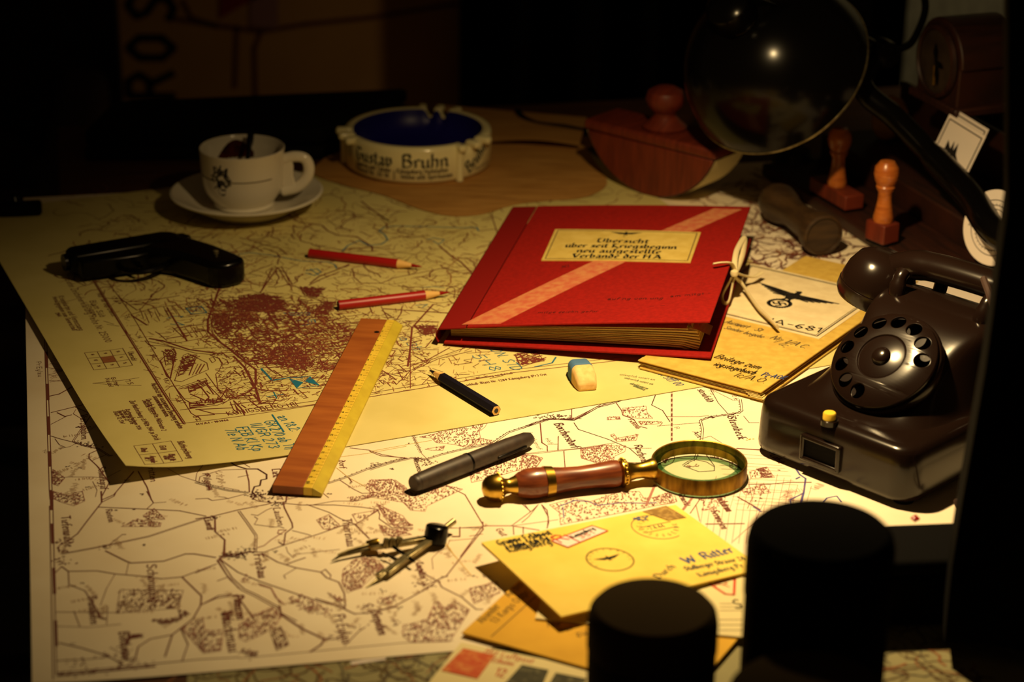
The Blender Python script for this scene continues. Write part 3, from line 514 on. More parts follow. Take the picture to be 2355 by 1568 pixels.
# town mask and texture
town = PU([(425,690),(470,655),(560,665),(660,680),(760,690),(840,720),(900,720),(985,760),(1000,850),(900,885),(760,905),(640,930),(560,945),(505,925),(480,860),(500,830),(450,790),(430,740)])
core = PU([(470,690),(560,690),(700,700),(820,760),(860,800),(800,850),(660,850),(560,835),(520,780)])
river = PU(Hh("600,720 900,790 1200,850 1300,920 1280,960 1250,1010 1260,1160 1310,1220 1400,1260 1480,1330 1480,1380 1380,1370 1330,1270 1200,1180 1150,1080 1050,1100 900,1130 860,1110 920,1000 950,850 850,790 740,900 640,760"))
for k in range(5200):
    dense = k < 2600; poly = core if dense else town
    xs = [p[0] for p in poly]; ys = [p[1] for p in poly]
    p = (random.uniform(min(xs), max(xs)), random.uniform(min(ys), max(ys)))
    if not inside(p, poly) or inside(p, river): continue
    a = ua + random.choice((0, 1.57, .25, 1.8, -.3, .9)) + random.gauss(0, .08); L = random.uniform(.0015,.0075) if random.random() < .8 else random.uniform(.008,.02); wd = random.uniform(.0004,.0016) if dense else random.uniform(.0003,.001)
    UI.line([(p[0]-L/2*math.cos(a), p[1]-L/2*math.sin(a)), (p[0]+L/2*math.cos(a), p[1]+L/2*math.sin(a))], wd, random.choice(('ct','ct','ct','c2')))
# solid blocks and roads (town)
for t in ("1360,370 1600,310 1800,330 1840,440 1620,450 1400,440", "1370,450 1540,460 1560,540 1360,550", "1180,480 1320,480 1360,640 1290,700 1230,640", "1700,830 1850,780 2060,820 2050,930 1900,960 1740,920", "1560,640 1720,630 1720,670 1570,665", "2000,240 2200,250 2150,330 2030,300", "1990,340 2070,360 2050,420 2000,400", "2200,370 2300,380 2230,460 2130,500", "940,900 1000,840 1060,860 960,1000 900,1040", "770,830 830,800 860,830 850,930 790,940", "1000,1280 1180,1250 1300,1240 1300,1270 1010,1330", "990,1130 1140,1080 1160,1120 1000,1180"):
    ufill(Hh, t)
for t in () and ("1390,395 1560,330 1590,335 1420,410", "1620,360 1680,350 1700,400 1640,410", "1260,560 1310,560 1320,600 1270,600", "1800,860 1860,840 1870,870 1810,890", "1920,880 1980,860 1990,900 1930,910"): upoly(Hh, t, 'c2')
for t in ("1270,250 1220,400 1170,530 1170,640 1260,720 1360,790 1440,860 1600,980 1600,1120 1540,1180 1420,1230 1330,1230", "1200,300 1220,440 1200,560 1210,650 1330,780", "380,340 530,445 570,430 640,350 730,240", "470,485 700,420 960,390 1180,350", "480,490 620,580", "700,720 900,740 1200,680", "600,720 800,760 1050,830 1260,850", "640,700 760,720 1000,800 1300,840", "980,720 800,420", "960,700 850,600", "720,650 800,720", "860,610 1130,570", "930,660 1180,620", "800,700 1000,670", "1800,60 1700,200 1640,290", "1800,60 1900,220 1990,240", "2352,100 2180,170 2080,220", "1500,560 1600,700 1700,760", "1700,450 1800,620", "1880,470 2000,610", "1570,540 1750,530 2000,580 2150,560", "1400,860 1500,960 1600,1150 1640,1280", "1600,1150 1700,1170 1880,1170", "1500,1180 1720,1100 1740,1080", "1700,700 1900,720 2100,760 2352,740", "1300,700 1600,720 1900,690", "1700,760 1800,900", "2050,780 2050,950"): ur(Hh, t, random.choice((.0008,.0014,.0018)))
for k in range(5): ur(Hh, "%d,%d %d,%d" % (600+90*k, 470-14*k, 640+95*k, 560-18*k), .0006)
for k in range(9): ur(Hh, "%d,%d %d,%d" % (560+70*k, 440-8*k, 590+75*k, 520-10*k), .0005)
for k in range(6): ur(Hh, "%d,%d %d,%d" % (900+55*k, 590, 980+50*k, 690), .0005, 'c2')
# harbour outline
for t in ("600,720 640,760 800,770 900,790", "740,900 860,790 880,830 830,1060 800,1040 740,900", "870,1080 950,850 990,835 1060,870 1160,920 1175,980 930,1090 870,1080", "1000,1030 1060,880", "1030,1030 1080,930", "1060,1020 1110,930", "1090,1010 1140,930", "910,1140 1150,1060 1170,1120 1290,1240", "960,1150 1140,1090 1220,1200", "1000,1190 1100,1130 1180,1230 1150,1260 1010,1200", "860,1120 960,1250 1030,1290", "1180,880 1220,870 1240,900 1210,920 1180,880", "1150,1010 1290,1200", "920,1345 1030,1330 1260,1300 1400,1240", "1400,1260 1470,1330 1500,1390", "1370,1270 1400,1340 1450,1380", "1080,1340 1230,1380 1430,1370", "1060,1340 1390,1325", "1050,1400 1230,1385", "1300,920 1270,990 1240,1020 1260,1150 1330,1225 1420,1240", "1190,850 1270,880 1300,930", "640,750 700,790 650,800"): ur(Hh, t, random.choice((.0006,.001)))
for t in ("1400,1270 1440,1330 1460,1350 1430,1350",): upoly(Hh, t)
# outskirts behind
for t in ("490,220 560,240 750,270 800,320 900,360 1060,370 1200,460 1200,500", "1020,660 1040,740 1100,790 1280,790 1400,740 1860,650", "380,640 480,800", "300,650 200,860", "320,640 420,700 480,860", "640,790 720,730 880,670 990,620", "1250,170 1350,230 1200,130 1100,50", "1450,310 1640,330", "1800,450 1930,560 2000,600 2100,700", "2280,190 2340,380", "1920,580 2000,640 2120,660 2150,570 2040,560", "1570,1180 1750,980", "1560,1180 1540,1400 1520,1540", "1450,1400 1680,1370 1740,1300", "1540,1540 1700,1480 1900,1370", "1580,1568 1800,1470 2100,1400", "1280,1000 1350,1130", "1470,1000 1460,1060 1420,1120", "1180,1010 1200,1060", "1700,1000 1820,1060", "880,940 820,1000", "1300,1020 1900,1060", "1640,730 1780,780 1860,770", "1500,820 1600,880 1700,840", "1140,1140 900,1150", "1800,1140 1500,1130"): ur(I, t, random.choice((.0007,.001,.0016)))
ufill(I, "1590,1190 1720,1170 1800,1220 1680,1260"); ufill(I, "560,830 760,850 700,920 590,900"); ufill(I, "0,900 250,890 380,950 380,1030 0,1030"); ufill(I, "700,1000 830,960 800,1060 690,1120")
for k in range(760):                                # scribbled fine print towards the back
    px = random.uniform(150, 1900); py = random.uniform(440, 700)
    if 1150 < px < 1700 and py > 480: continue
    q = PU([(px, py)])[0]; a = random.uniform(0, 6.3); pts = [q]
    for j in range(random.randint(2, 8)): a += random.uniform(-.8, .8); pts.append((pts[-1][0]+.006*math.cos(a), pts[-1][1]+.006*math.sin(a)))
    UI.line(pts, random.choice((.0004,.0007,.0011)), random.choice(('ct','ct','c2')))
for k in range(2300):
    px = random.uniform(230, 1120); py = random.uniform(500, 930); q = PU([(px, py)])[0]
    if (Vector(q)-UC).dot(ue) < .06: continue
    if inside(q, river): continue
    a = random.choice((.2, 1.0, 1.7, 2.4))+random.gauss(0,.2); L = random.uniform(.002,.012)
    if (Vector(q)-UC).dot(un) < .075: continue
    UI.line([q, (q[0]+L*math.cos(a), q[1]+L*math.sin(a))], random.choice((.0003,.0004,.0006)), random.choice(('ct','c2','c2')))
for k in range(240):                                # right of the folder, behind
    px = random.uniform(1700, 1960); py = random.uniform(395, 640); q = PU([(px, py)])[0]; a = random.uniform(0, 6.3); pts = [q]
    for j in range(random.randint(3, 8)): a += random.uniform(-.9, .9); pts.append((pts[-1][0]+.005*math.cos(a), pts[-1][1]+.005*math.sin(a)))
    UI.line(pts, random.choice((.0006,.001,.0014)), random.choice(('ct','c2','br')))
E6 = crop(600,500,2.24)
for t in ("770,690 770,880", "700,860 770,790 860,740 1000,690 1060,670", "790,600 870,560 890,610 820,600", "720,680 860,720", "1060,700 1200,690", "1000,760 1080,750 1090,720", "830,860 880,810", "1180,830 1250,815", "1310,710 1420,690 1460,740 1330,760 1310,710", "560,880 640,800 760,830"): ur(E6, t, .0006)
ufill(E6, "1310,705 1420,690 1455,735 1340,770"); ufill(E6, "790,560 870,560 885,600 830,600")
# writing in the town map
def utext(c, t, s, size, col='br', style='mono', sl=0., wd=None):
    a, b = PU(c(t)); L = math.hypot(b[0]-a[0], b[1]-a[1]); UI.text(s, a[0], a[1], math.atan2(b[1]-a[1], b[0]-a[0]), size, col, style=style, fit=L, slant=sl, wd=wd)
utext(Hh, "1350,1395 1860,1320", "KÖNIGSBERG", .0046, 'ct'); utext(Hh, "1890,1320 1990,1305", "I.Bl", .0042, 'ct'); utext(Hh, "1070,1480 1360,1440", "H.V.A.I - 10.1944", .0019, 'br', wd=.0006); utext(E6, "1060,868 1475,812", "schluß: Blatt Nr. 1289 Königsberg (Pr.) Ost", .0022, 'br', wd=.0005); utext(E6, "1110,832 1300,805", "Allenburg an Schluß", .0018, 'br', wd=.0004)
for a, b, s, z in (("1165,520 1420,925","","Nachdruck oder auszugsweise Benutzung verboten",.0026),("1180,630 1300,820","","Zusammendruck verboten.",.0024),("1120,660 1265,945","","Deutsche Heeresgitter, Militärraster 2",.0024),("1085,670 1160,780","","Deutsche Karte",.0022),("970,675 1205,1030","","Zur Nordrechnung ist Mitte 1944 zu Strich",.0026),("935,750 1050,935","","Kartenaufnahmen 1934",.002),("905,755 985,885","","Stand der Karte",.002),("865,765 935,855","","Nachträge 43",.002),("825,770 895,880","","Blatt 12 SW",.002),("1400,1040 1500,1195","","Blattbezeichnung",.0030),("955,235 1000,315","","Übersicht",.0026)): utext(A0, a, s, z, 'br', wd=.00055)
def grid_at(c, o, ex, ey, nx, ny, wd=.0004):
    o, ex, ey = PU(c(o+' '+ex+' '+ey)); o, ex, ey = Vector(o), Vector(ex), Vector(ey); ex -= o; ey -= o
    for i in range(nx+1): UI.line([tuple(o+ex*i/nx), tuple(o+ex*i/nx+ey)], wd, 'br', step=.01)
    for j in range(ny+1): UI.line([tuple(o+ey*j/ny), tuple(o+ey*j/ny+ex)], wd, 'br', step=.01)
    return lambda i, j: o+ex*i/nx+ey*j/ny
q = grid_at(A0, "565,240", "910,200", "650,395", 3, 3); UI.poly([tuple(q(*p)) for p in ((1,1),(2,1),(2,2),(1,2))], 'c2')
for i in range(3):
    for j in range(3):
        p = q(i+.4, j+.35); UI.text(str(random.randint(1,9))+str(random.randint(1,9)), p.x, p.y, ua-1.35, .0016, 'br', wd=.0005)
q = grid_at(A0, "1010,1080", "1345,1035", "1110,1248", 2, 2)
for i, j, s in ((.3,.3,"Dtsch"),(1.3,.3,"Ed III"),(1.5,1.2,"Blatt Nr."),(1.2,1.3,"1288"),(.5,1.2,"Ausgabe"),(.2,1.3,"Nr. 1")):
    p = q(i, j); UI.text(s, p.x, p.y, math.atan2(-1,.25), .0026, 'br', wd=.0007)
ur(A0, "640,515 1060,465", .0004, 'br'); ur(A0, "640,515 1080,535", .0004, 'br'); utext(A0, "750,470 790,550", "Nadel", .0022, wd=.0005); utext(A0, "800,460 850,545", "Gitter", .0022, wd=.0005); utext(A0, "925,490 970,530", "7.5", .0026, wd=.0005)
for t, s, z in (("225,75 535,550","Siehe Zeichenerklärung Reihe Nr. 25000",.0036),("130,205 285,460","Herausgegeben vom Generalstab",.0026),("175,200 335,460","Kriegskarten und Vermessung",.0030),("150,325 175,355","1944",.0024),("390,260 440,345","Truppe",.0024),("410,235 495,360","Blatt Süd",.003),("465,180 585,355","Nur für den Dienst",.0026)): utext(J, t, s, z, 'br', wd=.0006)
for t, s in (("660,345 690,370","15"),("760,500 780,520","16"),("860,640 890,665","36"),("960,820 985,845","18"),("1065,985 1110,1010","47"),("590,240 640,262","44"),("1185,1100 1225,1140","52"),("570,205 600,225","13")): utext(J, t, s, .0024, 'ct', wd=.0005)
# blue pencil and pen
K4 = crop(0,450,2.4125)
for t, s in (("1535,1225 1620,1310","an 18.2:"),("1460,1250 1590,1410","GR 270 ab Th"),("1385,1265 1500,1405","II/GR 273"),("1310,1285 1410,1420","FEB Kl Kp"),("1245,1295 1320,1415","7le N Ab"),): utext(K4, t, s, .0052, 'pb', sl=.1, wd=.0008)
ur(K4, "1510,1215 1575,1310", .0012, 'pb'); ur(K4, "1450,965 1510,1025 1600,1010 1680,1010", .0012, 'pb')
upoly(Hh, "1900,1060 2030,1095 1970,1150", 'pb'); upoly(Hh, "2040,1090 2090,1040 2180,1125", 'pb'); ur(Hh, "1970,1150 2180,1125", .0006, 'pb'); ur(Hh, "1760,1080 1900,1055 2080,1040", .0008, 'pb'); ur(Hh, "1650,970 1750,1080", .0016, 'pb'); ur(Hh, "1700,1225 1860,1200", .0009, 'pb'); ur(Hh, "1760,1180 1790,1240", .0009, 'pb')
ur(Hh, "970,430 1020,480 1160,470 1110,410 970,430", .0009, 'pb'); ur(Hh, "980,430 1160,470", .0006, 'pb'); ur(Hh, "1020,480 1110,410", .0006, 'pb'); ur(Hh, "800,520 850,500 950,500 920,510", .0009, 'pb'); ur(Hh, "830,570 960,580 880,550", .0009, 'pb'); ur(Hh, "1850,470 1920,490 2080,490 2090,470 1900,470", .001, 'pb'); ur(Hh, "1970,540 2130,530 2140,560 2020,585", .001, 'pb'); ur(Hh, "2070,540 2080,575", .0008, 'pb'); ur(Hh, "2100,540 2110,570", .0008, 'pb')
ur(I, "930,500 980,450 1080,405 1170,450 1280,440 1340,400 1310,350 1260,320 1310,285 1420,275 1700,280 2000,290 2140,285 2160,320", .0014, 'pb'); ur(I, "0,530 100,515 300,540 560,590 800,600 860,620 880,660", .0011, 'pb'); ur(I, "600,680 700,660 740,690 680,720 600,700", .001, 'pb'); ur(I, "1690,400 1750,380 1850,400 1800,440 1750,410", .001, 'pb'); ur(I, "640,660 720,720", .0008, 'pb'); ur(I, "1590,990 1700,980 1650,1010", .0008, 'pb'); ur(I, "1630,830 1750,820 1850,830", .0008, 'pb')
utext(E6, "1180,680 1300,790", "DN. STD", .0055, 'pb', sl=.15, wd=.0008); utext(E6, "1080,710 1195,795", "5H8", .0062, 'pb', sl=.15, wd=.0008); utext(E6, "705,620 800,690", "o.3h", .005, 'pb', sl=.15, wd=.0007); ur(E6, "1520,720 1500,750 1410,770", .0014, 'pb'); utext(FF, "1225,5 1400,110", "X Stff 00", .0045, 'pn', sl=.2, wd=.0006)
for k, (a, b) in enumerate((((880,10),(1200,60)),((920,40),(1180,100)),((970,90),(1130,140)),((1000,110),(1100,150)))):
    p, q = PU(FF("%d,%d %d,%d" % (*a, *b))); UI.text("unleserlich notiert am", p[0], p[1], math.atan2(q[1]-p[1], q[0]-p[0]), .0022, 'gr', fit=math.hypot(q[0]-p[0], q[1]-p[1]), wd=.0003)
UI.obj('print', um)

# ------------------------------------------------------------------ brown papers behind
kp = thing('wrapping_paper', 'brown paper sheet with wavy near edge under the ashtray', 'paper', W(1050,430))
kpts = smooth([W(a, b) for a, b in ((745,372),(720,405),(790,432),(880,455),(960,486),(1035,503),(1110,499),(1180,478),(1260,468),(1345,460),(1396,430),(1372,385),(1325,335),(1180,328),(1040,300),(900,300))], 4)
G().prism([(p.x, p.y) for p in kpts][::-1], .0030, .0034).obj('sheet', kraft, kp, world=True, smooth=False)
KI = Ink(lambda x, y: (x, y, .0036), ['c2']);
for k in range(30):
    p = W(random.uniform(820,1330), random.uniform(380,470)); KI.line([(p.x,p.y),(p.x+random.uniform(.01,.05),p.y+random.uniform(-.01,.012))], .0004, 'c2')
KI.obj('print', kp)
bp = thing('paper_sheet', 'plain brown paper sheet with a lifted edge behind the ashtray', 'paper', W(1230,290))
c4 = [W(1125,326,.008), W(1332,334,.010), W(1350,270,.004), W(1000,240,.004)]
def bpf(u, v):
    p = (c4[0]*(1-u)+c4[1]*u)*(1-v)+(c4[3]*(1-u)+c4[2]*u)*v; return Vector((p.x, p.y, p.z+.004*math.sin(math.pi*u)*(1-v)))
G().sheet(bpf, 10, 6, .0003).obj('sheet', kraft, bp, world=True)
V = Vector
def frame(o, x, y):                # right-handed frame with origin o, x and y directions flattened into unit vectors
    x = V(x).normalized(); y = V(y); y = (y - x*y.dot(x)).normalized(); z = x.cross(y)
    M = Matrix((x, y, z)).transposed().to_4x4(); M.translation = V(o); return M
def planeInk(M, cols, off=.0002): return Ink(lambda u, v: tuple(M @ V((u, v, off))), cols)

# ------------------------------------------------------------------ telephone
PF, PR = W(1748,1042), W(2065,1170)
ph = thing('telephone', 'black rotary desk telephone with a small yellow button, standing at the right', 'telephone', (.277,1.428,.0013), (0,0,R(-45)))
PM = ROOT[ph.name]; PMi = PM.inverted()
g = G(); bl0 = [(-.063,-.076),(.063,-.076),(.063,.086),(-.063,.086)]
def rrect(x0, y0, x1, y1, r, n=6):
    out = []
    for cx, cy, a0 in ((x1-r,y0+r,-90),(x1-r,y1-r,0),(x0+r,y1-r,90),(x0+r,y0+r,180)):
        out += [(cx+r*math.cos(R(a0+90*k/n)), cy+r*math.sin(R(a0+90*k/n))) for k in range(n+1)]
    return out
rings = []
for off, z in ((.005,.0045),(.0005,.006),(0,.010),(.0008,.030),(.0018,.0385),(.0035,.0418),(.0065,.0436),(.011,.0442)): rings.append([(x, y, z) for x, y in rrect(-.0695+off, -.0805+off, .0695-off, .098-off, .017-off*.6)])
n = len(rings[0]); vs = sum(rings, []); fs = [(j*n+i, j*n+(i+1) % n, (j+1)*n+(i+1) % n, (j+1)*n+i) for j in range(len(rings)-1) for i in range(n)]
fs += [tuple(range(n-1,-1,-1)), tuple(range((len(rings)-1)*n, len(rings)*n))]
base = g.add(vs, fs).obj('base_housing', bakelite, ph, ang=70)
secs = [(-.066,.030,.018,.0440),(-.060,.040,.026,.0446),(-.048,.048,.034,.0468),(-.034,.051,.037,.0550),(-.014,.053,.039,.0690),(.006,.054,.041,.0825),(.018,.056,.046,.0920),(.034,.057,.052,.0985),(.060,.058,.054,.1000),(.080,.058,.052,.0960),(.092,.057,.046,.0760),(.096,.054,.038,.0440)]
def sec(y, wb, wt, zt):
    h = zt-.0425; L = [(-wb-.008,.0425),(-wb-.003,.0425+h*.08),(-wb,.0425+h*.25),(-wt-(wb-wt)*.35,.0425+h*.7),(-wt,.0425+h*.93),(-wt+.006,zt),(-wt*.5,zt+.0004),(0,zt+.0005)]
    return [(x, y, z) for x, z in L] + [(-x, y, z) for x, z in reversed(L[:-1])]
vs = sum([sec(*q) for q in secs], []); n = 15; ns = len(secs)
fs = [(j*n+i, (j+1)*n+i, (j+1)*n+i+1, j*n+i+1) for j in range(ns-1) for i in range(n-1)] + [tuple(range(n)), tuple(range(ns*n-1, (ns-1)*n-1, -1))]
G().add(vs, fs).obj('upper_housing', bakelite, ph, sub=2, ang=80)
for x in (-.055,.055):
    for y in (-.064,.080): G().lathe([(.007,0),(.008,.002),(.008,.0055)], 16, Matrix.Translation((x,y,-.0005))).obj('foot', black_matte, ph)
# dial
DC = PMi @ W(2035,832,.0765); DN = V((0,-math.cos(R(50)),math.sin(R(50)))); DU = V((0,math.sin(R(50)),math.cos(R(50))))
DM = frame(DC, (1,0,0), DU)
G().lathe([(.020,-.030),(.034,-.020),(.0405,-.010),(.0415,-.004),(.0405,-.0015),(.0395,-.001),(.0390,-.003),(0,-.003)], 64, DM).obj('dial_housing', bakelite, ph)
NI = planeInk(DM @ Matrix.Translation((0,0,-.003)), ['gy'])
for k in range(10):
    a = R(265-27.8*k); NI.text(str((k) % 10) if k else '0', .0305*math.cos(a)-.0012, .0305*math.sin(a)-.0015, 0, .0026, 'gy')
NI.g.obj('digits', [_C['gy']], ph, smooth=False)
cvd = bpy.data.curves.new('finger_wheel', 'CURVE'); cvd.dimensions = '2D'; cvd.fill_mode = 'BOTH'; cvd.extrude = .0008; cvd.bevel_depth = .0005; cvd.bevel_resolution = 2
def ringcurve(r, x, y, n):
    sp = cvd.splines.new('POLY'); sp.points.add(n-1); sp.use_cyclic_u = True
    for k in range(n): sp.points[k].co = (x+r*math.cos(2*math.pi*k/n), y+r*math.sin(2*math.pi*k/n), 0, 1)
ringcurve(.0388,0,0,96); ringcurve(.0185,0,0,64)
for k in range(10): a = R(265-27.8*k); ringcurve(.0060, .0300*math.cos(a), .0300*math.sin(a), 24)
tmp = bpy.data.objects.new('tmp', cvd); COL.objects.link(tmp); bpy.context.view_layer.update()
me2 = bpy.data.meshes.new_from_object(tmp.evaluated_get(bpy.context.evaluated_depsgraph_get())); bpy.data.objects.remove(tmp)
import bmesh
bmw = bmesh.new(); bmw.from_mesh(me2)
for e_ in range(2): bmesh.ops.subdivide_edges(bmw, edges=[e for e in bmw.edges if e.calc_length() > .004], cuts=1, use_grid_fill=False); bmesh.ops.triangulate(bmw, faces=[f for f in bmw.faces if len(f.verts) > 4])
for v in bmw.verts: r_ = math.hypot(v.co.x, v.co.y); v.co.z += .0014 + .0048*(1-max(0,(r_-.0185)/.0203)**2.2)
bmw.to_mesh(me2); bmw.free(); me2.materials.clear(); me2.materials.append(bakelite); me2.shade_smooth(); me2.set_sharp_from_angle(angle=R(35)); me2.name = 'finger_wheel'
whl = bpy.data.objects.new('finger_wheel', me2); COL.objects.link(whl); whl.parent = ph; whl.matrix_basis = DM
G().lathe([(.0190,.0030),(.0190,.0066),(.0182,.0072),(.0174,.0066),(.0165,.0070),(0,.0076)], 56, DM).obj('dial_centre', bakelite, ph, ang=30)
G().lathe([(0,.0118),(.003,.0116),(.0055,.0106),(.0068,.0090),(.007,.006)][::-1], 32, DM).obj('dial_knob', bakelite, ph)
b0 = PMi @ W(1907,966,.0465)
G().lathe([(.0062,-.003),(.0062,.0005),(.0050,.001)], 24, Matrix.Translation(b0)).obj('button_collar', bakelite, ph)
G().lathe([(.0046,-.002),(.0046,.0052),(.0040,.006),(0,.0062)], 24, Matrix.Translation(b0)).obj('button', yellow_knob, ph)['label'] = 'small yellow push button'
nc = PMi @ W(1870,1050,.022); nx = nc.x
fr = G()
for c, d in (((nx,-.0810,.029),(.034,.004,.0035)),((nx,-.0810,.0125),(.034,.004,.0035)),((nx-.0155,-.0810,.0207),(.0035,.004,.0195)),((nx+.0155,-.0810,.0207),(.0035,.004,.0195))): fr.box(c, d)
fr.obj('plate_frame', bakelite, ph, bevel=.0012, seg=3)
G().box((nx,-.0803,.0207),(.028,.0015,.013)).obj('name_plate', black_leather, ph)
for sx in (-1, 1):
    x = sx*.036
    G().tube(smooth([(x,.052,.078),(x,.044,.088),(x*1.02,.042,.098),(x*1.04,.046,.109),(x*1.04,.051,.113)], 5), [.0075]*4+[.0065]*10+[.0055]*7, 12, flatten=.8).obj('cradle_prong', bakelite, ph)
    G().tube(smooth([(x,.090,.070),(x,.098,.088),(x*1.02,.100,.097),(x*1.04,.097,.106)], 5), [.0075]*4+[.0065]*12, 12, flatten=.8).obj('cradle_prong', bakelite, ph)
hc = PMi @ W(2262,640,.10)
cp = [PMi @ p for p in (WY(2262,640,1.43), WY(2285,720,1.40), WY(2272,820,1.37), WY(2250,940,1.33), WY(2225,1080,1.29))] + [PMi @ W(2212,1168,.005), PMi @ W(2200,1150,.005)]
# handset rests on the cradle
hs = thing('handset', 'black telephone handset lying across the cradle of the rotary telephone', 'handset', tuple(PM @ V((.010,.072,.094))), (0,0,R(-45)))
arc = smooth([(-.074,0,.004),(-.062,0,.014),(-.040,0,.0195),(0,0,.021),(.040,0,.0195),(.062,0,.014),(.074,0,.004)], 6)
G().tube(arc, [.0185,.0180,.0170,.0160,.0150,.0142]+[.0136]*6+[.0130]*13+[.0136]*6+[.0142,.0150,.0160,.0170,.0180,.0185], 18, flatten=.82).obj('handle', bakelite, hs)
for sx in (-1, 1):
    Mx = axisM((sx*.080,-.004,.000), (sx*.25,-.14,-1)) @ Matrix.Scale(1.08, 4)
    G().lathe([(0,-.020),(.012,-.019),(.020,-.014),(.0245,-.005),(.0262,.003),(.0262,.006)], 40, Mx).obj('earpiece_shell' if sx < 0 else 'mouthpiece_shell', bakelite, hs)
    G().lathe([(.0250,.006),(.0268,.0068),(.0270,.013),(.0250,.017),(.018,.0185),(0,.0175)], 40, Mx).obj('earpiece_cap' if sx < 0 else 'mouthpiece_cap', bakelite, hs)
G().tube(smooth(cp, 6), .0026, 8).obj('cord', cord_mat, ph)
wp = thing('paper_sheet', 'plain white paper sheet lying on the desk behind the telephone', 'paper', W(2130,640,.0024))
c4 = [W(2096,735,.003), W(2270,790,.003), W(2262,606,.003), W(2060,556,.003)]
G().sheet(quad_sheet(c4, .0034), 2, 2, .0003).obj('sheet', white_card, wp, world=True)

# ------------------------------------------------------------------ red folder
q0, q1, q2 = W(1012,788,.0050), W(1636,834,.0090), W(1755,560,.0090)
fe = (q1-q0).to_2d().normalized(); fw2 = .218; fh = .280
fo = thing('folder', 'red cloth folder with tan diagonal tape, yellowed label and cream tie, half open', 'folder', (q0.x, q0.y, .0040), (0,0,math.atan2(fe.y, fe.x)))
FM = ROOT[fo.name]; FMi = FM.inverted()
def cover(nm, z00, z10, z11, z01, t, x0, x1, y0, y1, mt, bow=0.0):
    def fn(u, v):
        return V((x0+(x1-x0)*u, y0+(y1-y0)*v, (z00*(1-u)+z10*u)*(1-v)+(z01*(1-u)+z11*u)*v + bow*math.sin(math.pi*u)))
    G().sheet(fn, 12, 12, t).obj(nm, mt, fo, bevel=.0006, smooth=True, ang=50); return fn
bcv = cover('back_cover', .002, .0100, .0100, .002, .002, .003, fw2, 0, fh, red_card)
# front cover follows the photographed corners
tz = [.0140, .0402, .0402, .0230]
def on_cover(px, py):
    M = FMi
    z = .02
    for k in range(6):
        p = FMi @ W(px, py, z + FM.translation.z); u = min(max(p.x/fw2,-.1),1.1); v = min(max(p.y/fh,-.1),1.1); z = topz(p.x, p.y)
    return p
def topz(x, y):
    u = x/fw2; v = y/fh; return (tz[0]*(1-u)+tz[1]*u)*(1-v)+(tz[3]*(1-u)+tz[2]*u)*v + .0015*math.sin(math.pi*u)
def tfn(u, v):
    x = .022+(fw2-.024)*u; y = fh*v; return V((x, y, topz(x, y)))
G().sheet(tfn, 14, 14, .002).obj('front_cover', red_card, fo, bevel=.0006, ang=50)
def sfn(u, v):
    x = .022*u; y = fh*v; zt = topz(x, y); return V((x-.001, y, zt-.0004))
G().sheet(sfn, 3, 14, .0018).obj('hinge_strip', red_card_dark, fo, bevel=.0005, ang=50)
def spfn(u, v):
    a = math.pi*u; y = fh*v; zt = topz(0, y)-.001; return V((-.0015-.0022*math.sin(a), y, .001+(zt-.001)*u))
G().grid(spfn, 6, 10).obj('spine', red_card_dark, fo)
def lay(fn_pts, nm, mt, t=.0004, nx=10, ny=10):      # thin paper laid on the cover between four photographed corners
    a, b, c, d = [on_cover(*p) for p in fn_pts]
    def fn(u, v):
        p = (a*(1-u)+b*u)*(1-v)+(d*(1-u)+c*u)*v; return V((p.x, p.y, topz(p.x, p.y)+t))
    G().sheet(fn, nx, ny, t).obj(nm, mt, fo, smooth=False); return fn
lay([(1062,747),(1150,745),(1706,482),(1642,480)], 'diagonal_tape', tape_mat, .0004, 4, 24)
lf = lay([(1245,600),(1588,605),(1612,536),(1277,529)], 'label', label_yellow, .0009)
def lfn(u, v): p = lf(u, v); return tuple(FM @ (p + V((0,0,.00015))))
LA = (lf(1,0)-lf(0,0)).length; LB_ = (lf(0,1)-lf(0,0)).length
LI2 = Ink(lambda x, y: lfn(x/LA, y/LB_), ['bk','ol'])
LI2.line([(.003,.003),(LA-.003,.003),(LA-.003,LB_-.003),(.003,LB_-.003)], .0009, 'ol', step=.01, closed=True)
for i, (s, fx) in enumerate((("Übersicht",.046),("über seit Kriegsbeginn",.098),("neu aufgestellte",.074),("Verbände der H.A",.078))):
    LI2.text(s, LA*.5-fx/2, LB_*(.57-.165*i), 0, LB_*.080, 'bk', style='fraktur', fit=fx)
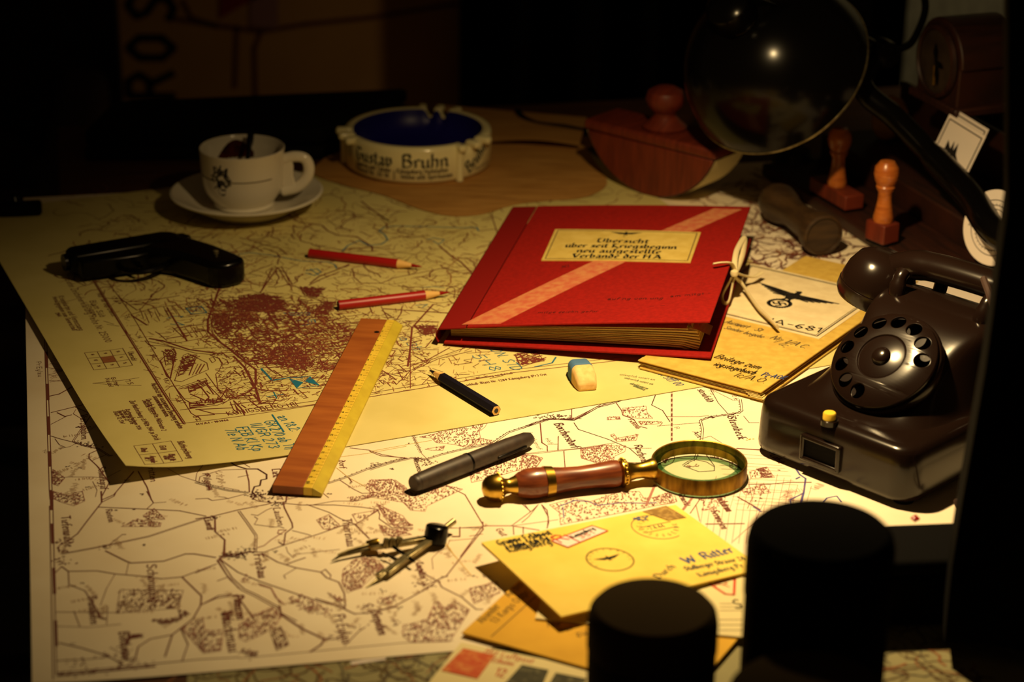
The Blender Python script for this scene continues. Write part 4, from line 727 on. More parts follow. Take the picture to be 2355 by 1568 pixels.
def eagle(I, cx, cy, s, col, ang=0., emblem=True):    # spread eagle over a wreath
    ca, sa = math.cos(ang), math.sin(ang); T = lambda x, y: (cx+s*(ca*x-sa*y), cy+s*(sa*x+ca*y))
    I.poly([T(*p) for p in ((-.14,.28),(.14,.28),(.17,.05),(.08,-.16),(-.08,-.16),(-.17,.05))], col)
    I.poly([T(*p) for p in ((-.08,.26),(.08,.26),(.06,.44),(.0,.50),(-.07,.46),(-.13,.41),(-.06,.39))], col)
    for sg in (-1, 1):
        for k in range(6):
            x0, y0 = .15, .27-.055*k; x1 = 1.15-.13*k; y1 = .36-.075*k
            I.poly([T(sg*x, y) for x, y in ((x0,y0),(x1*.5,y0+.055),(x1,y1+.02),(x1*.98,y1-.03),(x1*.5,y0-.012),(x0,y0-.045))][::sg], col)
        I.poly([T(sg*x, y) for x, y in ((.02,-.14),(.09,-.14),(.16,-.30),(.08,-.28))][::sg], col)
    if emblem:
        oy = -.52
        for k in range(28):
            a = 2*math.pi*k/28; I.line([T(.23*math.cos(a), oy+.23*math.sin(a)), T(.30*math.cos(a+.14), oy+.30*math.sin(a+.14))], s*.055, col)
        I.line([T(.235*math.cos(2*math.pi*k/24), oy+.235*math.sin(2*math.pi*k/24)) for k in range(25)], s*.03, col)
        r = math.pi/4; c4_, s4 = math.cos(r), math.sin(r); q = lambda x, y: T(.13*(c4_*x-s4*y), oy+.13*(s4*x+c4_*y))
        for rot in range(4):
            z = [(0,0),(0,1),(1,1)]
            for k in range(rot): z = [(y, -x) for x, y in z]
            I.line([q(*p) for p in z], s*.052, col)
eagle(LI2, LA*.5, LB_*.86, LB_*.16, 'bk', 0, False); LI2.text("o", LA*.5-.0012, LB_*.76, 0, .0022, 'bk')
LI2.obj('label_print', fo)
CI = Ink(lambda x, y: tuple(FM @ V((x, y, topz(x, y)+.00025))), ['bk','br'])
def ctext(a, b, s, size, wd): a, b = on_cover(*a), on_cover(*b); CI.text(s, a.x, a.y, math.atan2(b.y-a.y, b.x-a.x), size, 'bk', fit=(b-a).to_2d().length, wd=wd, slant=.2)
ctext((1395,690),(1525,688),"auf ng von ung", .0030, .0004); ctext((1540,684),(1635,676),"am mitgt -", .0028, .0004); ctext((1235,721),(1375,718),"mitge zeichn gefor", .0024, .0003); ctext((1290,617),(1310,614),"XI", .0034, .0005); ctext((1490,707),(1530,705),"- -", .003, .0003)
CI.obj('cover_handwriting', fo)
# page block: many leaves, fanned at the fore edge
for k in range(13):
    f = k/12
    def pg(u, v, f=f):
        x = .006+(fw2-.016-.006*(abs(f-.45)))*u; y = .013+(fh-.022)*v
        z0 = .0035+f*.0065; z1 = .0118+f*.0150
        z = z0*(1-u)+z1*u + .0012*math.sin(3*u+f*4)*.4 + .0015*math.sin(math.pi*u)*f
        if u > .93: z -= (u-.93)*.06*(1-f)
        z = min(z, topz(x, y)-.0030-.004*(1-f)*u)
        return V((x, y+.0012*math.sin(k*2.1), z))
    G().sheet(pg, 16, 3, .0006 if k % 3 else .0011).obj('page', page_mat, fo, ang=60)
cw = [FMi @ p for p in (W(1604,806,.018), W(1590,768,.030), W(1580,757,.031), W(1578,752,.033), W(1585,750,.034), W(1588,756,.033))]
def cfn(u, v):
    pts = cwS; i = min(int(u*(len(pts)-1)), len(pts)-2); t = u*(len(pts)-1)-i; p = pts[i]*(1-t)+pts[i+1]*t; return V((p.x, p.y+.02*v, p.z))
r = .0022; cx0, cz0 = FMi @ W(1586,756,.031), 0
cwS = [cx0 + V((.016-.002*k, .0, -.004+.0008*k)) for k in range(6)] + [cx0 + V((r*math.sin(a)*-1, 0, r*math.cos(a)*-1+r-.001)) for a in [i*.55 for i in range(9)]]
G().grid(cfn, 24, 1).obj('curled_page', page_mat, fo)
# tie
def lace(pts, r=.0016, fl=.55):
    r *= 1.45; fl *= .75
    G().tube(smooth([FMi @ p for p in pts], 7), r, 8, flatten=fl).obj('tie', lace_mat, fo)
kn = W(1690,626,.036)
lace([kn, W(1690,600,.043), W(1696,572,.045), W(1713,545,.044), W(1709,580,.041), W(1698,612,.037), kn], .0016, .6)
lace([kn, W(1682,606,.0455), W(1660,604,.0480), W(1640,607,.0475)], .0016)
lace([kn, W(1712,634,.022), W(1735,636,.018), W(1752,626,.018)], .0017)
lace([kn, W(1676,650,.026), W(1662,678,.019), W(1664,696,.016), W(1675,694,.016), W(1682,668,.020), kn], .0015, .6)
lace([W(1686,634,.030), W(1706,652,.020), W(1724,680,.0165), W(1744,708,.0158), W(1766,730,.0158), W(1788,752,.0158)], .0018, .7)
G().lathe([(0,-.0035),(.003,-.002),(.0036,0),(.003,.002),(0,.0035)], 14, Matrix.Translation(FMi @ W(1689,628,.0365))).obj('tie', lace_mat, fo)

# ------------------------------------------------------------------ manila notebook
NF = W(1753,902,.0100); nx_ = V((.832,-.555,0)); ny_ = V((.555,.832,0)); NW, NH = .108, .288
no = thing('notebook', 'thick manila notebook with a black eagle label, partly under the red folder', 'notebook', tuple((NF - nx_*NW).to_2d().to_3d()+V((0,0,.0026))), (0,0,math.atan2(nx_.y, nx_.x)))
NM = ROOT[no.name]; NMi = NM.inverted()
G().box((NW/2, NH/2, .0008),(NW, NH, .0014)).obj('back_cover', manila, no, bevel=.0004)
for k in range(6): G().box((NW/2-.001*(k % 2)-.0006*k, NH/2+.0008*((k*7) % 3), .0019+.00075*k),(NW-.002, NH-.002, .00055)).obj('page_bundle', page_mat if k % 2 else manila_dark, no, bevel=.0003)
G().box((NW/2-.001, NH/2, .0068),(NW, NH, .0012)).obj('front_cover', manila, no, bevel=.0004)
for k in range(5): G().box((NW-.004-.002*k, .002+.0006*k, .0022+.0009*k),(.012,.006,.0005), ).obj('dog_ear', page_mat, no)
zt = NM.translation.z+.0075
def nl(px, py): p = NMi @ W(px, py, zt); return p.x, p.y
la = [nl(1725,606), nl(1990,690), nl(1884,780)]; lx1 = la[2][0]; ly0 = la[2][1]; ly1 = la[0][1]; lx0 = la[0][0]
G().box(((lx0+lx1)/2,(ly0+ly1)/2,.0076),(lx1-lx0, ly1-ly0,.0004)).obj('eagle_label', label_paper, no)
EI = Ink(lambda u, v: tuple(NM @ V((u, v, .00795))), ['bk','gy','pn'])
for d, wd in ((.004,.0011),(.0058,.0005)): EI.line([(lx0+d,ly0+d),(lx1-d,ly0+d),(lx1-d,ly1-d),(lx0+d,ly1-d)], wd, 'bk', closed=True)
e0 = nl(1826,684); wl, wr = nl(1738,655), nl(1925,705); ea = math.atan2(wr[1]-wl[1], wr[0]-wl[0]); ew = math.hypot(wr[0]-wl[0], wr[1]-wl[1])
eagle(EI, e0[0]-.002, e0[1]-.002, ew/2.3, 'bk', ea)
a, b = nl(1762,742), nl(1888,766); EI.text("IA-681", a[0], a[1], math.atan2(b[1]-a[1], b[0]-a[0]), .0068, 'bk', fit=math.hypot(b[0]-a[0], b[1]-a[1]), wd=.0014)
def hand(a, b, s, size, col, wd=.0005):
    a, b = nl(*a), nl(*b); EI.text(s, a[0], a[1], math.atan2(b[1]-a[1], b[0]-a[0]), size, col, fit=math.hypot(b[0]-a[0], b[1]-a[1]), wd=wd, slant=.25, jit=.04)
hand((1640,822),(1745,850),"Beilage zum", .0052, 'bk', .0007); hand((1638,840),(1733,862),"iegstagebuch", .0050, 'bk', .0007); hand((1748,864),(1803,874),"Pz-AOK", .0046, 'pn', .0007); hand((1684,865),(1758,882),"Ic/A.O.", .0056, 'bk', .0006)
hand((1662,755),(1752,778),"Sonder beigebe", .0040, 'gy', .0005); hand((1664,742),(1750,764),"Auswert   St.", .0046, 'gy', .0006); hand((1768,778),(1852,802),"Nr. 1/A.C.", .0052, 'gy', .0006); hand((1770,784),(1805,796),"I,", .0060, 'gy', .0005); hand((1788,790),(1806,800),"Ic,", .0046, 'gy', .0005)
EI.obj('cover_print', no)
# ------------------------------------------------------------------ ruler
ra, rb = W(627,1134,.0024), W(828,752,.0024); rd = (rb-ra).to_2d(); RL = .312; rdir = rd.normalized(); rs = V((rdir.y, -rdir.x))   # rs: to the right
ru = thing('ruler', 'wooden ruler with a yellow centimetre scale lying across both maps', 'ruler', tuple(ra.to_2d().to_3d()+V((0,0,.0024))), (0,0,math.atan2(rdir.y, rdir.x)))
# local x along the ruler (away from the viewer), local -y to the right
RW = .0348; sp = -RW*.62; be = -RW*.80; th = .0062
def bar(y0, y1, z0, z1, name, mt):
    g = G(); vs = []
    for x in (0, RL): vs += [(x,y0,0),(x,y1,0),(x,y1,z1),(x,y0,z0)]
    g.add(vs, [(0,3,2,1),(4,5,6,7),(0,1,5,4),(1,2,6,5),(2,3,7,6),(3,0,4,7)]); g.obj(name, mt, ru, bevel=.0004)
bar(0, sp, th, th, 'wood_bar', ruler_wood); bar(sp, be, th, th, 'scale_strip', ruler_yellow); bar(be, -RW, th, .0022, 'bevelled_edge', ruler_edge)
RI = planeInk(ROOT[ru.name] @ Matrix.Translation((0,0,th)), ['bk'], .0001)
for k in range(0, 301, 5):
    x = RL-.006-k*.001; l = .0030 if k % 10 == 0 else .0019
    RI.line([(x, be+.0002),(x, be+l)], .00028, 'bk')
for k in range(1, 31):
    x = RL-.006-k*.01; s = str(k); RI.text(s, x+.0016, be+.0048, math.pi, .0019, 'bk', wd=.0004) if False else RI.text(s, x-.0007, be+.0057, -math.pi/2, .0015, 'bk', wd=.00036, align=0)
RI.text("cm", .008, be+.0058, -math.pi/2, .0015, 'bk', wd=.0004)
RI.obj('scale_print', ru)
G().lathe([(.0022,th-.003),(.0022,th+.0001)], 16, Matrix.Translation((RL-.028,-.0185,0))).obj('hanging_hole', black_matte, ru)
# ------------------------------------------------------------------ pencils
def pencil(label, a, b, r, mt, tipc, z, sides=18, group=None, leadend=False, tip=.022):
    a, b = W(*a, z+r), W(*b, z+r); L = (b-a).length; d = (b-a).normalized(); ang = math.atan2(d.y, d.x)
    t = thing('pencil', label, 'pencil', (a.x, a.y, z), (0,0,ang), group)
    M = Matrix.Translation((0,0,r)) @ Matrix.Rotation(math.pi/2, 4, 'Y') @ Matrix.Rotation(R(30), 4, 'Z')
    G().lathe([(r*.98,0),(r,.0005),(r,L-tip)], sides, M).obj('shaft', mt, t, ang=25)
    rl = r*.42
    G().lathe([(r*.99,L-tip),(rl,L-tip*.42)], sides, M).obj('sharpened_wood', bare_wood, t)
    G().lathe([(rl,L-tip*.42),(.0004,L)], 14, M).obj('lead', tipc, t)
    G().lathe([(0,-.0002),(r*.9,-.0002),(r*.9,.0003)], sides, M).obj('end_face', bare_wood if leadend else ink_dark, t, ang=20)
    if leadend: G().lathe([(0,-.0004),(r*.42,-.0004),(r*.42,.0003)], 12, M).obj('end_lead', tipc, t)
    return t
pencil('red pencil farther from the ruler, pointing slightly down to the right', (712,582), (970,613), .0042, pencil_red, red_card, ZU, group=None)
pencil('red pencil nearer the ruler, pointing slightly up to the right', (778,702), (1034,672), .0042, pencil_red, red_card, ZU)
pencil('dark navy hexagonal pencil between the ruler and the eraser', (1141,944), (988,851), .0043, pencil_navy, pencil_navy, ZU, sides=6, leadend=True, tip=.018)
# ------------------------------------------------------------------ eraser
e0, e1 = W(1326,836,.010), W(1352,878,.010); ed = (e1-e0).normalized()
er = thing('eraser', 'small worn eraser, blue at the far end and cream at the near end', 'eraser', (*((e0+e1)/2).to_2d(), ZU), (0,0,math.atan2(ed.y, ed.x)))
g = G()
def esec(x, w, h, dx=0): return [(x+dx,-w,0),(x+dx,w,0),(x,w,h*.8),(x,w*.7,h),(x,-w*.7,h),(x,-w,h*.8)]
def eloft(S, nm, mt):
    vs = []; fs = []
    for s in S: vs += esec(*s)
    for j in range(len(S)-1):
        for i in range(6): k = (i+1) % 6; fs.append((j*6+i, j*6+k, (j+1)*6+k, (j+1)*6+i))
    fs += [tuple(range(5,-1,-1)), tuple(range((len(S)-1)*6, len(S)*6))]; G().add(vs, fs).obj(nm, mt, er, bevel=.0018, seg=3)
eloft([(-.019,.0065,.011),(-.012,.0085,.0145),(0,.009,.0155)], 'blue_half', eraser_blue); eloft([(0.0001,.009,.0155),(.011,.0085,.013),(.018,.0072,.007)], 'cream_half', eraser_cream)
# ------------------------------------------------------------------ fountain pen
a, b = W(952,1112,.0085), W(1222,1006,.0085); d = (b-a); L = d.length
fp = thing('fountain_pen', 'closed dark brown fountain pen lying on the cream map', 'pen', (a.x, a.y, ZB), (0,0,math.atan2(d.y, d.x)))
M = Matrix.Translation((0,0,.0070)) @ Matrix.Rotation(math.pi/2, 4, 'Y')
G().lathe([(0,.0),(.0048,.0002),(.0056,.001),(.0060,.003),(.0062,.0031),(.0068,.02),(.0069,L*.44)], 32, M).obj('barrel', vulcanite, fp)
G().lathe([(.0050,-.0008),(.0058,.0004),(.0059,.0018)], 32, M).obj('end_disc', vulcanite, fp)
G().lathe([(.0071,L*.44),(.0071,L*.455)], 32, M).obj('band', gun_metal, fp)
G().lathe([(.0066,L*.455),(.0065,L*.8),(.0058,L*.95),(.0044,L*.99),(0,L)], 32, M).obj('cap', vulcanite, fp)
G().box((L*.78,-.0066,.0055),(.028,.0012,.0024)).obj('clip', gun_metal, fp, bevel=.0005)
# ------------------------------------------------------------------ magnifying glass
mc = W(1608,1062,.0125); mb = W(1134,1124,.0105); md = (mb-mc); md.z = 0; md.normalize(); mr = .0338
mg = thing('magnifying_glass', 'brass rimmed magnifying glass with a turned wooden handle on the cream map', 'magnifying glass', (mc.x, mc.y, ZB), (0,0,math.atan2(md.y, md.x)))
G().ring([(mr-.0014,.0018),(mr,.0014),(mr,.0120),(mr-.0006,.0128),(mr-.0014,.0124)], 96).obj('rim', brass_aged, mg, ang=50)
lens = [(.0,.0105)] + [(mr*.97*k/8, .0105-.0030*(k/8)**2) for k in range(1, 9)]
G().lathe([(0,.0045)]+[(mr*.97*k/8, .0045+.0020*(k/8)**2) for k in range(1,9)]+lens[::-1], 64).obj('lens', lens_glass, mg)
G().ring([(mr*.80,.0106),(mr*.955,.0082),(mr*.955,.0080),(mr*.80,.0104)], 72).obj('refraction_ring', refraction_glass, mg)  # added ring: greenish refraction near the lens edge put into its tint
M = Matrix.Translation((mr-.001,0,.0100)) @ Matrix.Rotation(math.pi/2, 4, 'Y')
HL = (mb-mc).to_2d().length - mr; k = HL/.104
def prof(p): return [(r, z*k) for r, z in p]
G().lathe(prof([(.0072,0),(.0076,.002),(.0070,.004),(.0056,.009),(.0056,.013),(.0068,.017),(.0080,.0185)]), 32, M).obj('collar', brass, mg)
G().lathe(prof([(.0080,.0185),(.0098,.0195),(.0100,.0210),(.0098,.0225),(.0078,.0235)]), 32, M).obj('bead_ring', brass, mg)
bd = G()
for i in range(22):
    a = 2*math.pi*i/22; bd.lathe([(0,-.0012),(.0011,-.0005),(.0011,.0005),(0,.0012)], 8, M @ Matrix.Translation((.0098*math.cos(a),.0098*math.sin(a),.0210*k)))
    bd.lathe([(0,-.0008),(.0008,-.0003),(.0008,.0003),(0,.0008)], 8, M @ Matrix.Translation((.0096*math.cos(a),.0096*math.sin(a),.1010*k)))
bd.obj('beading', brass, mg)['kind'] = 'stuff'
G().lathe(prof([(.0078,.0235),(.0092,.0245),(.0096,.028),(.0084,.040),(.0080,.050),(.0086,.060),(.0100,.070),(.0108,.077),(.0104,.083),(.0088,.088),(.0070,.0905)]), 40, M).obj('grip', handle_wood, mg)
G().lathe(prof([(.0098,.0668),(.0102,.0668),(.0110,.0722),(.0106,.0722)]), 40, M).obj('band', brass, mg)
G().lathe(prof([(.0068,.0900),(.0066,.0910),(.0052,.0945),(.0054,.0970),(.0072,.0990),(.0088,.1005),(.0096,.1010),(.0096,.1022),(.0092,.1050),(.0078,.1088),(.0050,.1110),(0,.1122)]), 40, M).obj('knob', brass, mg)
# ------------------------------------------------------------------ drawing compass
h0 = W(1003,1232,.006); dv = thing('drawing_compass', 'small plated drawing compass with a black head, legs slightly open', 'compass', (h0.x, h0.y, ZB))
Dm = ROOT[dv.name].inverted()
def dp(px, py, z): return Dm @ W(px, py, z+ZB)
rodd = (dp(1045,1196,.008)-dp(1005,1228,.007))
G().tube([dp(1008,1226,.0065), dp(1044,1198,.0085)], .0022, 12).obj('handle', steel, dv)
G().lathe([(.0062,-.0062),(.0075,-.0052),(.0078,0),(.0075,.0052),(.0062,.0062)], 28, axisM(dp(1003,1228,.0078), (.15,.25,1))).obj('hinge_head', black_paint, dv)
def leg(pts, wd, hh, nm):
    g = G()
    for a, b in zip(pts, pts[1:]):
        d = b-a; M = frame((a+b)/2, d, (-d.y, d.x, 0)); g.box((0,0,0),(d.length*1.02, wd, hh), M)
    g.obj(nm, steel, dv, bevel=.0004)
leg([dp(996,1236,.006), dp(905,1252,.006)], .0048, .0035, 'leg'); leg([dp(905,1252,.006), dp(852,1260,.005)], .0032, .003, 'leg_joint')
G().tube([dp(858,1258,.0045), dp(782,1278,.003), dp(762,1290,.0015)], [.0016,.0012,.0003], 8).obj('needle_point', steel, dv)
G().tube([dp(852,1252,.0065), dp(800,1266,.0055), dp(776,1275,.005)], [.0012,.0010,.0004], 8).obj('needle_point', steel, dv)
G().lathe([(.0032,-.0042),(.0036,-.003),(.0036,.003),(.0032,.0042)], 18, axisM(dp(858,1252,.0055), (1,.2,.2))).obj('clamp_screw', brass, dv)
for p in ((888,1249),(902,1248),(917,1246)): G().lathe([(.0022,-.003),(.0022,.003)], 12, axisM(dp(*p,.008), (.2,.1,1))).obj('screw', steel, dv)
leg([dp(994,1240,.006), dp(930,1285,.005)], .0050, .0030, 'leg'); leg([dp(932,1283,.0052), dp(888,1318,.004)], .0056, .0028, 'leg'); 
G().tube([dp(890,1316,.0035), dp(872,1331,.002), dp(842,1350,.0006)], [.0022,.0014,.0003], 8).obj('needle_point', steel, dv)
leg([dp(868,1325,.004), dp(886,1312,.004)], .0035, .003, 'clamp')
G().tube([dp(900,1254,.006), dp(952,1290,.0055)], .0011, 8).obj('spindle', gun_metal, dv); G().tube([dp(880,1272,.004), dp(920,1288,.004)], .0008, 8).obj('spindle', gun_metal, dv)
# ------------------------------------------------------------------ pistol lying on its side
PO = W(213,590,.021); pa = V((.87,.49,0)).normalized(); pb = V((pa.y,-pa.x,0))
gu = thing('pistol', 'small black pistol lying on its side on the yellowed map', 'pistol', (PO.x, PO.y, ZU), (0,0,math.atan2(pa.y, pa.x)))
# local x: to the rear of the slide; local -y: towards the grip
def arcp(cx, cy, r, a0, a1, n): return [(cx+r*math.cos(R(a0+(a1-a0)*i/n)), cy+r*math.sin(R(a0+(a1-a0)*i/n))) for i in range(n+1)]
sl = [(-.018,.004),(-.016,.0005),(.076,.0005),(.083,.004),(.084,.014),(.080,.022),(.072,.0265),(-.012,.0265),(-.018,.021)]
G().prism(sl, .003, .0225).obj('slide', gun_metal, gu, bevel=.0035, seg=3)
frm = [(-.015,.0004),(-.014,-.012),(.018,-.016),(.034,-.017),(.048,-.015),(.054,-.010),(.084,-.004),(.094,.008),(.090,.018),(.082,.020),(.076,.0004)]
G().prism(frm, .004, .0205).obj('frame', gun_metal, gu, bevel=.002, seg=2)
grp = [(x*.86-.004, y*.93) for x, y in ((.050,-.010),(.058,-.004),(.080,.004),(.100,.006),(.110,-.008),(.122,-.034),(.132,-.066),(.134,-.078),(.127,-.086),(.108,-.088),(.096,-.082),(.088,-.062),(.076,-.036),(.060,-.020))]
G().prism(grp, .001, .0235).obj('grip', black_paint, gu, bevel=.006, seg=4)
G().tube(smooth([(.018,-.014,.012),(.019,-.027,.012),(.028,-.036,.012),(.042,-.037,.012),(.056,-.030,.012)], 6), .0028, 8).obj('trigger_guard', gun_metal, gu)
G().tube(smooth([(.036,-.014,.012),(.033,-.022,.012),(.035,-.030,.012)], 5), .002, 8).obj('trigger', gun_metal, gu)
G().prism([(.080,.010),(.089,.012),(.095,.020),(.090,.026),(.080,.022)], .008, .016).obj('hammer', gun_metal, gu, bevel=.001)
G().lathe([(.0026,0),(.0026,.0035),(.0020,.004)], 16, Matrix.Translation((.092,-.054,.0225))).obj('grip_screw', steel, gu)
G().box((.064,-.005,.0215),(.012,.004,.004)).obj('safety_catch', gun_metal, gu, bevel=.001)
G().lathe([(.0075,-.010),(.0075,.004)], 20, axisM((-.018,.0135,.0127), (-1,0,0))).obj('muzzle', gun_metal, gu)
# ------------------------------------------------------------------ saucer and cup
sc = W(568,462,.012); sa = thing('saucer', 'white porcelain saucer under the coffee cup', 'saucer', (sc.x, sc.y, ZU))
G().lathe([(.038,0),(.040,.002),(.058,.012),(.0695,.0185),(.0712,.0192),(.0715,.0205),(.0695,.0212),(.056,.0150),(.042,.0065),(.036,.0055),(0,.0050)], 72).obj('dish', ceramic, sa)
cu_ = thing('coffee_cup', 'white porcelain coffee cup with a dark crest and thin line, coffee dregs inside', 'cup', (sc.x-.003, sc.y+.002, ZU+.0058))
co_ = [(.027,0),(.0285,.0015),(.0275,.004),(.031,.0085),(.0355,.015),(.0378,.023),(.0388,.036),(.0396,.0545)]
ci_ = [(.0398,.0562),(.0390,.0568),(.0380,.0555),(.0368,.036),(.0352,.022),(.0310,.013),(0,.011)]
G().lathe(co_+ci_, 72).obj('bowl', ceramic, cu_)
hp = smooth([(.0375,0,.044),(.048,0,.0475),(.0585,0,.0455),(.0620,0,.036),(.0590,0,.026),(.050,0,.0175),(.0365,0,.014)], 6)
G().tube([V(p) for p in hp], .0044, 12, flatten=1.2).obj('handle', ceramic, cu_)
G().prism([(.036,.0150),(.048,.0165),(.0485,.024),(.047,.030),(.0475,.038),(.0465,.044),(.037,.045)], -.0030, .0030, Matrix.Rotation(math.pi/2, 4, 'X')).obj('handle_web', ceramic, cu_, bevel=.0012)
G().lathe([(.0362,.0275),(.034,.0272),(0,.0272)], 48).obj('coffee', coffee_mat, cu_)
stn = G()
def stfn(u, v):
    a = R(80+150*u); z = .022+.031*v*(.6+.38*math.sin(u*9)); r = .0362+.0016*(z-.022)/.03-.0002; return (r*math.cos(a), r*math.sin(a), z)
stn.grid(stfn, 24, 5); stn.obj('coffee_stain', coffee_mat, cu_)
rc = lambda z: next(co_[i][0]+(co_[i+1][0]-co_[i][0])*(z-co_[i][1])/(co_[i+1][1]-co_[i][1]) for i in range(len(co_)-1) if co_[i][1] <= z <= co_[i+1][1])+.0002
CM = ROOT[cu_.name]
def cupfn(u, v): a = R(-90)+u/.039; r = rc(min(max(v,.0),.0544)); return tuple(CM @ V((r*math.cos(a), r*math.sin(a), v)))
U = Ink(cupfn, ['bk','ol','gy'])
U.line([(-.060,.0335),(-.024,.0335)], .0010, 'ol', step=.002); U.line([(-.0085,.0335),(.034,.0335)], .0010, 'ol', step=.002)
for k in range(120):
    a = random.uniform(0, 6.3); q = random.uniform(.3, 1)
    x, y = -.0165+.0100*q*math.cos(a), .0370+.0105*q*math.sin(a)
    if y < .031 and abs(x+.0165) < .005: continue
    U.line([(x, y), (x+random.uniform(-.003,.003), y+random.uniform(-.003,.003))], .0012, random.choice(('bk','bk','gy')), step=.002)
U.poly([(-.0210,.0330),(-.0168,.0330),(-.0168,.0265),(-.0210,.0275)], 'bk'); U.poly([(-.0168,.0265),(-.0122,.0265),(-.0126,.0215),(-.0150,.0195),(-.0168,.0200)], 'bk'); U.line([(-.0122,.033),(-.0122,.0265)], .0006, 'bk'); U.line([(-.0205,.0265),(-.0195,.022),(-.0168,.0195)], .0006, 'bk')
for k in range(3): U.line([(-.0225+.006*k,.041),(-.0235+.007*k,.0475)], .0016, 'bk', step=.002)
U.obj('crest_print', cu_)
spn = thing('spoon', 'dark teaspoon standing in the coffee cup', 'spoon', (sc.x-.002, sc.y+.010, ZU+.029))
G().tube(smooth([(0,-.012,.000),(.001,0,.010),(.003,.012,.024),(.004,.022,.0365)], 5), [.0028]*6+[.0024]*6+[.0034]*4, 10, flatten=.5).obj('handle', gun_metal, spn)
G().lathe([(0,-.006),(.006,-.004),(.0085,0),(.006,.0035),(0,.005)], 20, Matrix.Translation((-.001,-.017,-.001)) @ Matrix.Diagonal((1,1.4,.5,1))).obj('bowl', gun_metal, spn)
# ------------------------------------------------------------------ ashtray
ac = W(950,424,.0036).to_2d()+V((.002,.070)); at = thing('ashtray', 'round cream porcelain ashtray with cobalt blue bowl and black lettering', 'ashtray', (ac.x, ac.y, .0036))
HH = .0375; GR = [R(-90-72), R(-90+50), R(-90+165)]
def rim(r, z, a):
    if z > HH-.007:
        for g0 in GR:
            for o in (-.11, .11):
                dlt = math.atan2(math.sin(a-g0-o), math.cos(a-g0-o)); z -= .010*math.exp(-(dlt/.055)**2)
    return (r, z)
ao = [(.066,0),(.070,.001),(.0735,.004),(.0735,HH-.004),(.0725,HH-.001),(.0700,HH)]
G().lathe(ao+[(.0668,HH),(.0645,HH-.001)], 144, None, rim, cap=False).obj('wall', cream_glaze, at, ang=50)
G().lathe([(.0645,HH-.0012),(.0632,HH-.006),(.060,.020),(.050,.012),(0,.010)], 144, None, rim, cap=False).obj('blue_bowl', blue_glaze, at)
for g0 in GR:
    lug = G()
    for o in (-.24, 0, .24):
        a = g0+o; lug.box((0,0,0),(.016,.0085,.007), Matrix.Translation((.0735*math.cos(a), .0735*math.sin(a), HH-.0030)) @ Matrix.Rotation(a, 4, 'Z'))
    lug.obj('cigarette_rest', cream_glaze, at, bevel=.0025, seg=3)
    for o in (-.25,):
        a = g0+o+.5*(1 if o > 0 else 0); G().tube([(.0738*math.cos(a), .0738*math.sin(a), z) for z in (.001,.012,.024,HH-.006)], .0036, 10).obj('rib', cream_glaze, at)
AM = ROOT[at.name]
def ashfn(u, v): a = R(-90)+u/.0735; return tuple(AM @ V((.0737*math.cos(a), .0737*math.sin(a), v)))
U = Ink(ashfn, ['bk','ol'])
for s, u0, u1, v, sz in (("Gustav",-.068,-.022,.0180,.0082),("Bruhn",-.013,.034,.0180,.0082)): U.text(s, u0, v, 0, sz, 'bk', style='fraktur', fit=u1-u0)
for s, u0, u1, v in (("Zigarren und Tabake",-.068,-.024,.0122),("Königsberg Hufenallee",-.018,.033,.0122),("Fernruf Nr. 33 18",-.068,-.026,.0066),("Weine und Spirituosen",-.014,.038,.0066)): U.text(s, u0, v, 0, .0027, 'ol', fit=u1-u0, wd=.0010)
U.text("Bruhn", .058, .006, R(33), .0075, 'bk', style='fraktur', fit=.033); U.text("Hamburg", .066, .006, R(4), .003, 'ol', fit=.026)
U.line([(-.0205,.014),(-.0205,.005)], .0012, 'ol')
U.obj('lettering', at)
# ------------------------------------------------------------------ envelopes at the near edge
def envelope(name_, label, L, ex, ey, w_, h_, z, mt, tilt=0., t=.0012, group=None, lift=0.):
    ex = V((ex[0], ex[1], 0)).normalized(); ey = V((-ex.y, ex.x, 0))
    o = V((L[0], L[1], 0))
    t_ = thing(name_, label, 'envelope', (o.x, o.y, z), (0,0,math.atan2(ex.y, ex.x)), group)
    # local x along the top edge, local -y downwards over the face
    hgt = lambda x, y: lift*max(0, 1-x/w_)*(.6+.4*max(0,1+y/h_)) + tilt*(1-x/w_)
    def fn(u, v): x = w_*u; y = -h_*(1-v); return V((x, y, hgt(x, y)+t))
    G().sheet(fn, 14, 10, t*.45).obj('front_leaf', mt, t_, ang=60)
    def fn2(u, v): x = w_*u; y = -h_*(1-v); return V((x, y, hgt(x, y)*.93+t*.45))
    G().sheet(fn2, 14, 10, t*.42).obj('back_leaf', mt, t_, ang=60)
    M = ROOT[t_.name]
    return t_, (lambda x, y, o=.0002: tuple(M @ V((x, y, hgt(x, y)+t+o)))), M
def ep(M, px, py, z): p = M.inverted() @ W(px, py, z); return p.x, p.y
